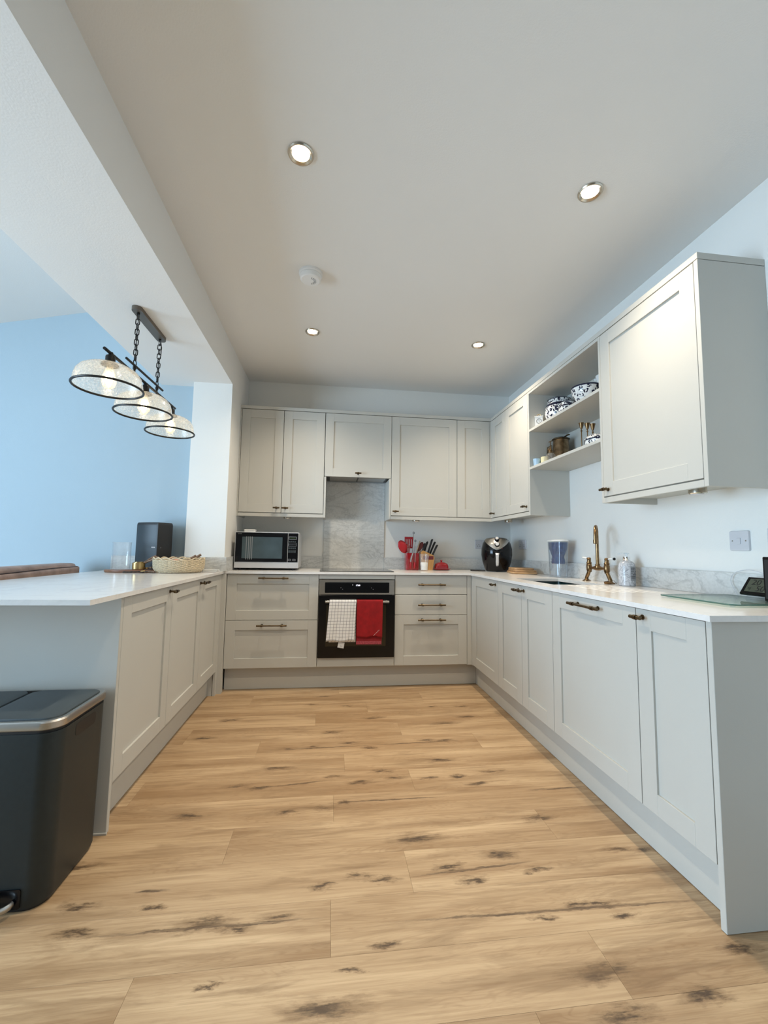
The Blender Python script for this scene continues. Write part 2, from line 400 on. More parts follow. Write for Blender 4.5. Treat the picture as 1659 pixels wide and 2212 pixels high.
def rrect(x0, x1, y0, y1, r, n=6):
    p = []
    for cx, cy, a0 in ((x1 - r, y0 + r, -90), (x1 - r, y1 - r, 0), (x0 + r, y1 - r, 90), (x0 + r, y0 + r, 180)):
        for i in range(n + 1):
            a = math.radians(a0 + 90 * i / n); p.append((cx + r * math.cos(a), cy + r * math.sin(a)))
    return p
def loft(bm, rings, cap=True):
    R = [[bm.verts.new(p) for p in ring] for ring in rings]; n = len(R[0])
    for a, b in zip(R, R[1:]):
        for i in range(n): bm.faces.new([a[i], a[(i + 1) % n], b[(i + 1) % n], b[i]])
    if cap: bm.faces.new(R[0][::-1]); bm.faces.new(R[-1])
def sphere(bm, c, r, seg=16, sc=(1, 1, 1)):
    prof = [(0 if i in (0, seg // 2) else r * math.sin(PI * i / (seg // 2)), -r * math.cos(PI * i / (seg // 2)) * sc[2]) for i in range(seg // 2 + 1)]
    lathe(bm, prof, seg, c, sx=sc[0], sy=sc[1])
def smooth_path(*p, n=6):
    p = [Vector(q) for q in p]; out = []
    for i in range(len(p) - 1):
        a, b_, c, d = p[max(i - 1, 0)], p[i], p[i + 1], p[min(i + 2, len(p) - 1)]
        for k in range(n):
            t = k / n; out.append(.5 * ((2 * b_) + (c - a) * t + (2 * a - 5 * b_ + 4 * c - d) * t * t + (3 * b_ - a - 3 * c + d) * t ** 3))
    return out + [p[-1]]
def root_of(o):
    while o.parent: o = o.parent
    return o
def obj(name, bm, m, parent=None, local=False, smooth=True, ang=32, label=None):
    if parent is not None and not local:
        bmesh.ops.translate(bm, verts=bm.verts, vec=-root_of(parent).location)
    bmesh.ops.recalc_face_normals(bm, faces=bm.faces)
    me = bpy.data.meshes.new(name); bm.to_mesh(me); bm.free()
    me.materials.append(MT[m] if isinstance(m, str) else m)
    if smooth:
        me.polygons.foreach_set('use_smooth', [True] * len(me.polygons)); me.set_sharp_from_angle(angle=math.radians(ang))
    o = bpy.data.objects.new(name, me); C.objects.link(o)
    if parent: o.parent = parent
    if label: o['label'] = label
    return o
def thing(name, label, cat, loc=(0, 0, 0), rotz=0, group=None):
    o = bpy.data.objects.new(name, None); C.objects.link(o); o.empty_display_size = .05
    o.location = loc; o.rotation_euler = (0, 0, rotz); o['label'] = label; o['category'] = cat
    if group: o['group'] = group
    return o
def tag(o, label, cat, group=None):
    o['label'] = label; o['category'] = cat
    if group: o['group'] = group
    return o
def struct(name, bm, m, parent=None, smooth=False, label=None):
    o = obj(name, bm, m, parent, smooth=smooth)
    if not parent: o['kind'] = 'structure'
    if label: o['label'] = label
    return o
def boxobj(name, m, parent, *a, bev=0.0, F=None, local=False, smooth=False):
    bm = bm_new(); add_box(bm, *a, bev=bev, F=F); return obj(name, bm, m, parent, local, smooth)
def text(name, body, size, Mx, m, parent, local=False, extr=.0002, align='CENTER'):
    cu = bpy.data.curves.new(name, 'FONT'); cu.body = body; cu.size = size; cu.extrude = extr; cu.align_x = align; cu.align_y = 'CENTER'
    cu.resolution_u = 3
    to = bpy.data.objects.new('tmp', cu); C.objects.link(to)
    dg = bpy.context.evaluated_depsgraph_get(); me = bpy.data.meshes.new_from_object(to.evaluated_get(dg)); bpy.data.objects.remove(to)
    me.transform(Mx)
    if parent and not local: me.transform(Matrix.Translation(-root_of(parent).location))
    me.materials.clear(); me.materials.append(MT[m]); me.name = name
    o = bpy.data.objects.new(name, me); C.objects.link(o)
    if parent: o.parent = parent
    return o
def basis(o, ex, ey):
    ex = Vector(ex).normalized(); ey = Vector(ey).normalized(); ez = ex.cross(ey)
    Mx = Matrix.Identity(4)
    for i in range(3): Mx[i][0] = ex[i]; Mx[i][1] = ey[i]; Mx[i][2] = ez[i]; Mx[i][3] = o[i]
    return Mx

# ------------------------------------------------------------------ key dimensions (metres; y=0 is the back run's door face)
ZW, ZU = .897, .879
ZB, ZT = .1713, .8762
XR, XRP = .9311, .9866
XL, XLP = -1.0251, -1.0798
YB = .6057; XW = 1.535; ZC = 2.633
UY = .3062; UX = 1.2233
UB, UBR, UT, UTC = 1.3756, 1.3437, 2.2703, 2.3006
PX = -1.013      # kitchen face of the nib wall and beam
BZ = 2.355
XF, YF = -4.9, -6.0

# ------------------------------------------------------------------ room shell
b = bm_new(); add_box(b, XF, XW, YF, .70, -.12, -.009); floor = struct('floor', b, 'sub')
PITCH_, Y0 = .1865, -2.141
known = {0: -.189, -1: .541, 1: .072, 2: .663, 3: -.177, 4: .19, 5: -.12, 6: -.577, 7: .226, 8: -.283, 9: .057, 10: -.743, 11: -.125, -2: .29}
full_mesh = None
for k in range(-21, 12):
    y0 = Y0 + k * PITCH_; y1 = y0 + PITCH_
    if y1 < YF + .02: continue
    y0 = max(y0, YF + .002)
    j = known.get(k, random.uniform(-.6, .6))
    x = j
    while x > XF: x -= 1.22
    while x < XW - .02:
        a = max(x, XF + .002); c = min(x + 1.22, XW - .002); x += 1.22
        if c - a < .03: continue
        is_full = abs(c - a - 1.22) < 1e-4 and abs(y1 - y0 - PITCH_) < 1e-6
        if is_full and full_mesh:
            o = bpy.data.objects.new('plank', full_mesh); C.objects.link(o)
        else:
            bb = bm_new(); L_, W_ = c - a, y1 - y0
            add_box(bb, -L_ / 2 + .0002, L_ / 2 - .0002, -W_ / 2 + .0002, W_ / 2 - .0002, -.009, 0, bev=.0003)
            o = obj('plank', bb, 'floor', smooth=False)
            if is_full: full_mesh = o.data
        o.location = ((a + c) / 2, (y0 + y1) / 2, 0); o.parent = floor

def wall(name, *a, m='wall'):
    bb = bm_new(); add_box(bb, *a); return struct(name, bb, m)
wall('wall_back', PX - .05, XW + .15, YB, YB + .15, -.12, ZC + .1)
wall('wall_right', XW, XW + .15, YF, YB, -.12, ZC + .1)
wall('ceiling', PX, XW, YF, YB, ZC, ZC + .12, m='ceil')
wall('wall_nib', -1.303, PX, -.02, YB, -.009, BZ)
b = bm_new(); add_box(b, -1.58, PX, YF, .085, BZ, 3.2); add_box(b, -1.303, PX, .085, YB, BZ, 3.2)
struct('ceiling_beam', b, 'ceil')
wall('wall_dining', XF - .15, -1.303, .085, .235, -.12, 3.2, m='bluewall')
# sloping ceiling of the dining side
def zd(x): return 2.904 + .23 * (max(x, -4.2) + 2.169)
b = bm_new(); prism(b, [(-1.58, zd(-1.58)), (-4.2, zd(XF)), (XF, zd(XF)), (XF, zd(XF) + .12), (-4.2, zd(XF) + .12), (-1.58, zd(-1.58) + .12)], YF, .085, F=lambda x, z, y: Vector((x, y, z)))
struct('ceiling', b, 'ceil')
# left wall with glazed opening
LY0, LY1, LZ1 = -4.4, -1.9, 2.2
b = bm_new()
add_box(b, XF - .15, XF, YF, LY0, -.12, 2.5); add_box(b, XF - .15, XF, LY1, .085, -.12, 2.5); add_box(b, XF - .15, XF, LY0, LY1, LZ1, 2.5)
struct('wall_left', b, 'wall')
b = bm_new()
for yy in (LY0 + .03, LY0 + (LY1 - LY0) / 3, LY0 + 2 * (LY1 - LY0) / 3, LY1 - .03): add_box(b, XF - .10, XF - .04, yy - .03, yy + .03, 0, LZ1, bev=.003)
add_box(b, XF - .10, XF - .04, LY0, LY1, LZ1 - .06, LZ1, bev=.003); add_box(b, XF - .10, XF - .04, LY0, LY1, 0, .05, bev=.003)
struct('window_1', b, 'window')
wall('wall_rear', XF, XW, YF - .15, YF, -.12, 3.2, m='rearwall')

# ------------------------------------------------------------------ cabinet building
def FB(yf): return lambda u, v, w: Vector((u, yf - w, v))
def FR(xf): return lambda u, v, w: Vector((xf - w, u, v))
def FL(xf): return lambda u, v, w: Vector((xf + w, u, v))
G = .002
def shaker(bm, F, u0, u1, v0, v1, rail=.072, t=.02):
    u0 += G; u1 -= G; v0 += G; v1 -= G; B = .0009
    add_box(bm, u0, u0 + rail, v0, v1, -t, 0, B, F); add_box(bm, u1 - rail, u1, v0, v1, -t, 0, B, F)
    add_box(bm, u0 + rail, u1 - rail, v0, v0 + rail, -t, 0, B, F); add_box(bm, u0 + rail, u1 - rail, v1 - rail, v1, -t, 0, B, F)
    add_box(bm, u0 + rail - .002, u1 - rail + .002, v0 + rail - .002, v1 - rail + .002, -t + .002, -.0085, 0, F)
def slab(bm, F, u0, u1, v0, v1, t=.02):
    add_box(bm, u0 + G, u1 - G, v0 + G, v1 - G, -t, 0, .001, F)
def t_handle(F, u, v, parent, L=.055):
    bm = bm_new()
    P = lambda a, c, w: F(u + a, v + c, w)
    tube(bm, [P(0, 0, 0), P(0, 0, .003)], .0095, 14); tube(bm, [P(0, 0, .002), P(0, 0, .028)], .0048, 12)
    tube(bm, [P(-.007, 0, .032), P(.007, 0, .032)], .0092, 14)
    h = L / 2
    tube(bm, [P(-h, 0, .032), P(-h + .001, 0, .032), P(-.006, 0, .032)], .0065, 12, radii=[.0055, .0068, .0068]); tube(bm, [P(.006, 0, .032), P(h - .001, 0, .032), P(h, 0, .032)], .0065, 12, radii=[.0068, .0068, .0055])
    return obj('handle', bm, 'bronze', parent)
def bar_handle(F, u, v, parent, L=.225):
    bm = bm_new(); P = lambda a, c, w: F(u + a, v + c, w); h = L / 2
    for s in (-1, 1):
        q = s * (h - .038)
        tube(bm, [P(q, 0, 0), P(q, 0, .003)], .009, 14); tube(bm, [P(q, 0, .002), P(q, 0, .028)], .0048, 12)
        tube(bm, [P(q - .008, 0, .032), P(q + .008, 0, .032)], .0088, 14)
        tube(bm, [P(q, 0, .032), P(s * h, 0, .032)], .0068, 14)
    tube(bm, [P(-h + .03, 0, .032), P(h - .03, 0, .032)], .0055, 14)
    return obj('handle', bm, 'bronze', parent)
def door(F, u0, u1, v0, v1, parent, handle=None, name='door', flat=False):
    bm = bm_new()
    (slab if flat else shaker)(bm, F, u0, u1, v0, v1)
    d = obj(name, bm, 'cab', parent, smooth=False)
    if handle:
        k, hu, hv = handle[:3]; (t_handle if k == 't' else bar_handle)(F, hu, hv, d)
    return d
def carcass(F, u0, u1, v0, v1, depth, parent, m='shade', w0=-.032):
    """open-fronted box of 18 mm boards"""
    bm = bm_new(); T = .018
    add_box(bm, u0, u0 + T, v0, v1, -depth, w0, 0, F); add_box(bm, u1 - T, u1, v0, v1, -depth, w0, 0, F)
    add_box(bm, u0 + T, u1 - T, v0, v0 + T, -depth, w0, 0, F); add_box(bm, u0 + T, u1 - T, v1 - T, v1, -depth, w0, 0, F)
    add_box(bm, u0 + T, u1 - T, v0 + T, v1 - T, -depth, -depth + .008, 0, F)
    return obj('carcass', bm, m, parent, smooth=False)

BB, BR, BL = FB(0), FR(XR), FL(XL)
# ---- back base run
t = thing('drawer_unit', 'wide two-drawer base unit under the microwave, both fronts framed', 'drawers', (-.65, .3, 0))
carcass(BB, -.991, -.3015, ZB, ZT, .55, t)
door(BB, -.991, -.3, .528, ZT, t, ('b', -.643, .847), 'drawer_front')
door(BB, -.991, -.3, ZB, .528, t, ('b', -.645, .491), 'drawer_front')
t = thing('oven_housing', 'base housing around the built-in oven with plain strips above and below', 'cabinet', (0, .3, 0))
carcass(BB, -.3, .3, ZB, ZT, .58, t)
b = bm_new(); slab(b, BB, -.3, .3, .8405, ZT); obj('top_strip', b, 'cab', t, smooth=False)
b = bm_new(); slab(b, BB, -.3, .3, ZB, .241); obj('bottom_strip', b, 'cab', t, smooth=False)
t = thing('drawer_unit', 'three-drawer base unit right of the oven, two plain fronts over a framed one', 'drawers', (.6, .3, 0))
carcass(BB, .3015, .893, ZB, ZT, .55, t)
door(BB, .3, .8935, .7225, ZT, t, ('b', .595, .803), 'drawer_front', True)
door(BB, .3, .8935, .562, .7225, t, ('b', .595, .643), 'drawer_front', True)
door(BB, .3, .8935, ZB, .562, t, ('b', .596, .526), 'drawer_front')
b = bm_new(); add_box(b, .8945, XR + .0, -.0, .03, ZB - .003, ZT, .0008); add_box(b, XR + .001, XR + .03, -.028, .03, ZB - .003, ZT, .0008)
tag(obj('corner_post', b, 'cab', smooth=False), 'greige corner post between the three-drawer unit and the right run', 'filler post')
b = bm_new(); add_box(b, XL - .022, -.9925, -.028, .02, 0, ZT, .0008); add_box(b, XL - .07, XL - .022, -.068, .0, 0, ZB - .004, .0008); add_box(b, XL - .018, XL, -.0715, -.029, 0.0, ZT, .0008)
tag(obj('corner_post', b, 'cab', smooth=False), 'greige corner post reaching the floor at the left inner corner', 'filler post')
def plinth(label, *a):
    bm = bm_new(); add_box(bm, *a, bev=.001); tag(obj('plinth', bm, 'cab', smooth=False), label, 'plinth')
plinth('greige plinth board under the oven and drawer units', -.9925, XRP, .0641, .0821, .002, ZB - .004)
plinth('long greige plinth board under the right-hand cupboards', XRP, XRP + .018, -2.178, .064, .002, ZB - .004)
plinth('greige plinth board under the peninsula cupboards', XLP - .018, XLP, -1.549, -.07, .002, ZB - .004)

# ---- right base run
t = thing('base_cabinet', 'corner base cupboard with one broad door at the far end of the right run', 'cabinet', (1.2, -.3, 0))
carcass(BR, -.5465, -.03, ZB, ZT, .58, t); door(BR, -.5477, -.0295, ZB, ZT, t, ('t', -.508, .846))
t = thing('base_cabinet', 'double-door base cupboard below the sink with two meeting handles', 'cabinet', (1.2, -.9, 0))
carcass(BR, -1.2655, -.549, ZB, .66, .58, t)
door(BR, -.9078, -.5477, ZB, ZT, t, ('t', -.872, .846)); door(BR, -1.2667, -.9078, ZB, ZT, t, ('t', -.944, .846))
t = thing('integrated_dishwasher', 'broad framed appliance door with a long bronze bar handle, below the drainer', 'dishwasher', (1.2, -1.57, 0))
carcass(BR, -1.876, -1.268, ZB, ZT, .56, t, 'dark'); door(BR, -1.8775, -1.2667, ZB, ZT, t, ('b', -1.577, .842))
t = thing('base_cabinet', 'narrow single-door base cupboard nearest the camera on the right run', 'cabinet', (1.2, -2.03, 0))
carcass(BR, -2.1775, -1.879, ZB, ZT, .58, t); door(BR, -2.1788, -1.8775, ZB, ZT, t, ('t', -1.914, .846))
b = bm_new(); add_box(b, XR, XW - .001, -2.1992, -2.1795, .001, ZU - .0005, .0012)
tag(obj('end_panel', b, 'cab', smooth=False), 'tall shaded end panel closing the right base run beside the camera', 'panel')
# ---- peninsula
t = thing('base_cabinet', 'peninsula cupboard with the widest framed door, nearest the pedal bin', 'cabinet', (-1.3, -1.29, 0))
carcass(BL, -1.548, -1.024, ZB, ZT, .56, t); door(BL, -1.549, -1.0228, ZB, ZT, t, ('t', -1.062, .850))
t = thing('base_cabinet', 'middle peninsula cupboard between two other framed doors', 'cabinet', (-1.3, -.77, 0))
carcass(BL, -1.022, -.511, ZB, ZT, .56, t); door(BL, -1.0228, -.5101, ZB, ZT, t, ('t', -.547, .850))
t = thing('base_cabinet', 'peninsula cupboard at the far end beside the corner post', 'cabinet', (-1.3, -.29, 0))
carcass(BL, -.509, -.073, ZB, ZT, .56, t); door(BL, -.5101, -.0726, ZB, ZT, t, ('t', -.474, .850))
b = bm_new(); add_box(b, -1.607, XL, -1.5691, -1.5495, .001, ZU - .0005, .0012); add_box(b, -1.607, XL + .004, -1.575, -1.5695, .0, .008, .001)
tag(obj('end_panel', b, 'cab', smooth=False), 'pale end panel of the peninsula behind the pedal bin', 'panel')
b = bm_new(); add_box(b, -1.607, -1.589, -1.549, .08, .001, ZU - .0005, .0012)
tag(obj('back_panel', b, 'cab', smooth=False), 'greige back panel of the peninsula on the dining side', 'panel')

# ---- worktop (one continuous stone top with sink cut-out and drainer grooves)
t = thing('worktop', 'white quartz worktop running round all three sides of the kitchen', 'worktop', (0, .2, ZU))
b = bm_new()
WX = .914; SX0, SX1, SY0, SY1 = 1.035, 1.345, -1.10, -.60
add_box(b, PX + .001, XW, -.022, YB, ZU, ZW)
add_box(b, WX, XW, -.60, -.022, ZU, ZW)
add_box(b, WX, SX0, SY0, SY1, ZU, ZW); add_box(b, SX1, XW, SY0, SY1, ZU, ZW)
# drainer zone: grooves along y between y=-1.12 and -1.52
GX = [1.10 + i * .05 for i in range(6)]; gw = .009
xs = [WX]
for g in GX: xs += [g - gw, g, g + gw]
xs.append(XW)
zs = [ZW] + [ZW, ZW - .005, ZW] * len(GX) + [ZW]
poly = [(x_, z_) for x_, z_ in zip(xs, zs)] + [(XW, ZU), (WX, ZU)]
prism(b, poly, -1.53, -1.12, F=lambda x, z, y: Vector((x, y, z)))
add_box(b, WX, XW, -1.12, SY0, ZU, ZW)
add_box(b, WX, XW, -2.213, -1.53, ZU, ZW)
obj('slab', b, 'quartz', t, smooth=False)
b = bm_new()
prism(b, [(-1.855, -1.80), (-1.010, -1.823), (-1.010, -.021), (-1.303, -.021), (-1.303, .084), (-1.855, .084)], ZU, ZW)
obj('slab', b, 'quartz', t, smooth=False)
def upstand(label, boxes):
    bm = bm_new()
    for a in boxes: add_box(bm, *a, bev=.0008)
    tag(obj('upstand', bm, 'marble', smooth=False), label, 'upstand')
UZ = 1.003
upstand('low grey stone upstand on the back wall left of the hob', [(-.993, -.283, YB - .02, YB - .0005, ZW + .0005, UZ)])
upstand('low grey stone upstand on the back wall right of the hob', [(.2835, XW - .0005, YB - .02, YB - .0005, ZW + .0005, UZ)])
upstand('long low stone upstand on the right wall behind the tap', [(XW - .02, XW - .0005, -2.213, YB - .021, ZW + .0005, UZ)])
upstand('short stone upstand wrapping the end of the nib wall', [(-1.303, -.993, -.040, -.0205, ZW + .0005, UZ), (PX + .0005, -.993, -.020, YB - .0005, ZW + .0005, UZ)])
upstand('stone upstand on the pale blue wall behind the black speaker', [(-1.855, -1.304, .065, .0845, ZW + .0005, UZ)])
b = bm_new(); add_box(b, -.2815, .2825, YB - .012, YB - .0005, ZW + .0005, 1.7035, .0008)
tag(obj('splashback', b, 'marble', smooth=False), 'grey veined stone splashback panel behind the hob', 'splashback')

# sink bowl (undermounted)
t = thing('sink', 'dark undermounted sink bowl set into the worktop before the tap', 'sink', (1.2, -.84, .7))
b = bm_new()
ins = .004
outer = rrect(SX0 - ins, SX1 + ins, SY0 - ins, SY1 + ins, .02); inner = rrect(SX0 + .012, SX1 - .012, SY0 + .012, SY1 - .012, .03)
loft(b, [[Vector((x, y, ZU - .001)) for x, y in outer], [Vector((x, y, ZU - .004)) for x, y in outer]], cap=False)
loft(b, [[Vector((x, y, ZU - .001)) for x, y in outer], [Vector((x, y, .70)) for x, y in inner]], cap=False)
bot = [b.verts.new(Vector((x, y, .70))) for x, y in inner]; b.faces.new(bot)
obj('bowl', b, 'sinkm', t)
b = bm_new(); lathe(b, [(0, .701), (.035, .701), (.035, .704), (.028, .705), (0, .703)], 24, (1.2, -.84, 0)); obj('drain', b, 'steel', t)

# ---- wall cabinets, back
UBk = FB(UY); UR = FR(UX)
D = YB - UY
def pelmet(label, boxes):
    bm = bm_new()
    for a in boxes: add_box(bm, *a, bev=.0008)
    tag(obj('light_pelmet', bm, 'cab', smooth=False), label, 'pelmet')
t = thing('wall_cabinet', 'tall double-door wall cupboard above the microwave', 'cabinet', (-.64, .45, UB))
carcass(UBk, -1.0, -.289, UB, UT, D - .001, t)
door(UBk, -1.0, -.6443, UB, UT, t, ('t', -.682, 1.417)); door(UBk, -.6443, -.2888, UB, UT, t, ('t', -.609, 1.417))
b = bm_new(); add_box(b, -.2868, -.270, UY - .001, YB - .013, UBR, 1.7025, .0008)
obj('side_panel', b, 'cab', t, smooth=False)
b = bm_new(); add_box(b, -1.0125, -1.001, UY - .0, YB - .001, UBR, UT, .0008); obj('filler_strip', b, 'cab', t, smooth=False)
t = thing('wall_cabinet', 'short wall cupboard with one lift-up door over the cooker hood', 'cabinet', (0, .45, 1.7))
carcass(UBk, -.286, .300, 1.76, UT, D - .014, t)
door(UBk, -.2874, .3017, 1.7044, UT, t, ('t', .006, 1.738))
t = thing('cooker_hood', 'dark integrated extractor hood recessed above the hob', 'extractor hood', (0, .45, 1.7))
b = bm_new(); add_box(b, -.268, .282, UY + .022, YB - .014, 1.712, 1.752, .002); obj('housing', b, 'dark', t)
b = bm_new()
for i in range(2): add_box(b, -.24 + i * .255, .005 + i * .255, UY + .05, YB - .05, 1.708, 1.7125, .002)
obj('grease_filter', b, 'steel', t)
t = thing('wall_cabinet', 'tall wall cupboard with one wide and one narrow door above the red utensil pot', 'cabinet', (.76, .45, UB))
carcass(UBk, .303, 1.2115, UB, UT, D - .001, t)
door(UBk, .3017, .9026, UB, UT, t, ('t', .340, 1.413)); door(UBk, .9026, 1.2118, UB, UT, t)
b = bm_new(); add_box(b, .2837, .3007, UY - .001, YB - .013, UBR, 1.7025, .0008)
obj('side_panel', b, 'cab', t, smooth=False)
pelmet('pelmet strip under the double-door cupboard above the microwave', [(-1.0, -.288, UY, UY + .018, UBR, UB - .0045)])
pelmet('long pelmet strip turning the corner under the right-hand wall cupboards', [(.3027, UX, UY, UY + .018, UBR, UB - .0045), (UX, UX + .018, -.4295, UY + .018, UBR, UB - .0045)])
# corner post
b = bm_new(); add_box(b, 1.2128, UX, UY, UY + .02, UB, UT, .0008); add_box(b, UX + .0005, UX + .02, .2755, UY + .02, UB, UT, .0008)
tag(obj('corner_post', b, 'cab', smooth=False), 'slim greige post in the inner corner between the wall cupboards', 'filler post')
# ---- wall cabinets, right
t = thing('wall_cabinet', 'corner wall cupboard with two doors, above the air fryer', 'cabinet', (1.4, -.1, UB))
carcass(UR, -.4285, .274, UB, UT, XW - UX - .001, t)
door(UR, -.0194, .2745, UB, UT, t, ('t', .237, 1.412)); door(UR, -.4292, -.0194, UB, UT, t, ('t', -.393, 1.412))
b = bm_new(); add_box(b, UX, XW - .0005, -.4503, -.4302, UBR, UT, .0008); obj('side_panel', b, 'cab', t, smooth=False)
b = bm_new(); 
t = thing('open_shelves', 'open shelf unit holding crockery between two wall cupboards', 'shelves', (1.4, -.86, 1.68))
b2 = bm_new(); add_box(b2, UX, XW - .011, -1.2755, -.4508, 1.9635, 1.9815, .0008); obj('shelf', b2, 'cab', t, smooth=False)
b2 = bm_new(); add_box(b2, UX, XW - .011, -1.2755, -.4508, 1.6805, 1.6985, .0008); obj('shelf', b2, 'cab', t, smooth=False)
b2 = bm_new(); add_box(b2, UX, XW - .011, -1.2755, -.4508, 2.252, UT, .0008); obj('top_board', b2, 'cab', t, smooth=False)
b2 = bm_new(); add_box(b2, XW - .0105, XW - .0005, -1.2755, -.4508, 1.6805, UT, .0); obj('back_board', b2, 'cab', t, smooth=False)
b.free()
t = thing('wall_cabinet', 'large single-door wall cupboard nearest the camera on the right wall', 'cabinet', (1.4, -1.6, UB))
carcass(UR, -1.902, -1.293, UB, UT, XW - UX - .001, t)
door(UR, -1.9031, -1.2924, UB, UT, t, ('t', -1.330, 1.411))
b = bm_new(); add_box(b, UX, XW - .0005, -1.2919, -1.276, UBR, UT, .0008); obj('side_panel', b, 'cab', t, smooth=False)
b = bm_new(); add_box(b, UX, XW - .0005, -1.9233, -1.9035, UBR, UT, .0008); obj('side_panel', b, 'cab', t, smooth=False)
pelmet('pelmet strip under the large wall cupboard nearest the camera', [(UX, UX + .018, -1.903, -1.2925, UBR, UB - .0045)])
def cornice(label, boxes):
    bm = bm_new()
    for a in boxes: add_box(bm, *a, bev=.0008)
    tag(obj('cornice', bm, 'cab', smooth=False), label, 'cornice')
cornice('flat cornice strip along the top of the back wall cupboards', [(-1.0125, UX - .0005, UY, YB - .001, UT + .003, UTC)])
cornice('flat cornice strip along the top of the right wall cupboards', [(UX, XW - .0005, -1.9233, YB - .001, UT + .003, UTC)])

# ------------------------------------------------------------------ puck lights & downlights
def puck(x, y, label):
    t = thing('cabinet_light', label, 'light', (x, y, UB), group='round lights under the wall cupboards')
    bm = bm_new(); lathe(bm, [(0, 0), (.034, 0), (.034, -.014), (.031, -.017), (0, -.017)], 28); obj('ring', bm, 'nickel', t, True)
    bm = bm_new(); lathe(bm, [(0, -.0172), (.024, -.0172), (.022, -.019), (0, -.019)], 24); obj('lens', bm, 'glassc', t, True)
def puck2(x, y, z, label):
    t = thing('cabinet_light', label, 'light', (x, y, z), group='round lights under the wall cupboards')
    bm = bm_new(); lathe(bm, [(0, 0), (.034, 0), (.034, -.036), (.031, -.040), (0, -.040)], 28); obj('ring', bm, 'nickel', t, True)
    bm = bm_new(); lathe(bm, [(0, -.0402), (.024, -.0402), (.022, -.042), (0, -.042)], 24); obj('lens', bm, 'plate', t, True)
puck2(1.335, -1.755, UB, 'round brass-edged light under the large wall cupboard nearest the camera')
puck2(1.36, .25, UB, 'round light under the corner wall cupboard above the air fryer')
puck2(-.60, .42, UB, 'round light under the double-door cupboard above the microwave')
puck2(.55, .42, UB, 'round light under the wide door above the red utensil pot')
def downlight(x, y, label):
    t = thing('downlight', label, 'ceiling light', (x, y, ZC), group='recessed ceiling spotlights')
    bm = bm_new(); lathe(bm, [(.050, -.0004), (.0515, -.004), (.048, -.009), (.044, -.009), (.035, -.003), (.034, -.0004)], 40); obj('bezel', bm, 'nickel', t, True)
    bm = bm_new(); lathe(bm, [(0, -.0015), (.0335, -.0015), (.0335, -.0006), (0, -.0006)], 32); obj('lamp', bm, 'dlglow', t, True)
    d = bpy.data.lights.new('downlight_beam', 'SPOT'); d.energy = DOWN_W; d.color = DOWN_COL; d.spot_size = math.radians(128); d.spot_blend = 1.0; d.shadow_soft_size = .035
    o = bpy.data.objects.new('downlight_beam', d); C.objects.link(o); o.location = (0, 0, -.012); o.parent = t
downlight(-.374, -1.797, 'lit round downlight in the ceiling, nearer of the two on the left')
downlight(.856, -1.792, 'lit round downlight in the ceiling, nearer of the two on the right')
downlight(-.386, -.406, 'lit round downlight in the ceiling beyond the heat alarm')
downlight(.852, -.402, 'lit round downlight in the ceiling, farther of the two on the right')
t = thing('heat_alarm', 'round white alarm mounted on the ceiling between two downlights', 'alarm', (-.368, -1.062, ZC))
b = bm_new(); lathe(b, [(0, 0), (.066, 0), (.066, -.012), (.060, -.016), (0, -.016)], 40); obj('base', b, 'white', t, True)
b = bm_new(); lathe(b, [(.058, -.0155), (.060, -.02), (.057, -.040), (.050, -.045), (0, -.046)], 40); obj('cover', b, 'white', t, True)
b = bm_new()
for i in range(8):
    a = math.radians(-75 + i * 22); c_, s_ = math.cos(a), math.sin(a)
    tube(b, [(.018 * c_, .018 * s_, -.0462), (.032 * c_, .032 * s_, -.0462)], .0016, 6)
obj('vents', b, 'print', t, True)

# ------------------------------------------------------------------ pendant
PXc = -1.28
t = thing('pendant_light', 'three-shade glass pendant on chains hanging from the ceiling beam', 'pendant light', (PXc, -.885, BZ))
b = bm_new(); prism(b, rrect(-.026, .026, -.19, .185, .025, 8), -.022, -.0005); obj('canopy', b, mat('pewter_canopy', (.15, .125, .10), .4, .45), t, True)
def link(bm, c, ax, L=.036, W=.010, r=.0025):
    pts = []
    for i in range(16):
        a = 2 * PI * i / 16; u = math.sin(a) * W; v = math.cos(a) * W + (L / 2 - W) * (1 if math.cos(a) > 0 else -1)
        pts.append(Vector(c) + Vector(ax) * u + Vector((0, 0, v)))
    tube(bm, pts, r, 6, closed=True)
YCH = (-1.035 + .885, -.742 + .885)
for yc in YCH:
    b = bm_new(); z = -.035; i = 0
    tube(b, [(0, yc, -.022), (0, yc, -.03)], .008, 10)
    while z > -.275:
        link(b, (0, yc, z - .010), (1, 0, 0) if i % 2 else (0, 1, 0)); z -= .0285; i += 1
    # ring and stem
    pts = [Vector((.0, yc + .016 * math.cos(2 * PI * k / 18), z - .010 + .016 * math.sin(2 * PI * k / 18))) for k in range(18)]
    tube(b, pts, .0024, 6, closed=True)
    obj('chain', b, 'blkmetal', t, True)
    b = bm_new(); tube(b, [(0, yc, z - .024), (0, yc, -.365)], .0055, 10); tube(b, [(0, yc, z - .03), (0, yc, z - .045)], .009, 10); obj('stem', b, 'blkmetal', t, True)
    # flex running beside the chain
    b = bm_new(); s = 1 if yc > 0 else -1
    tube(b, [(.004, yc, -.025), (.008, yc + .012 * s, -.07), (.006, yc + .012 * s, -.12), (-.004, yc + .006, -.17), (.004, yc - .004, -.23), (0, yc, -.29)], .0022, 6); obj('flex', b, 'blkm', t, True)
b = bm_new(); tube(b, [(0, -.45, -.365), (0, .447, -.352)], .0075, 12); obj('lower_bar', b, 'blkmetal', t, True)
b = bm_new(); tube(b, [(0, -.243, -.318), (0, .228, -.311)], .0065, 12); obj('upper_bar', b, 'blkmetal', t, True)
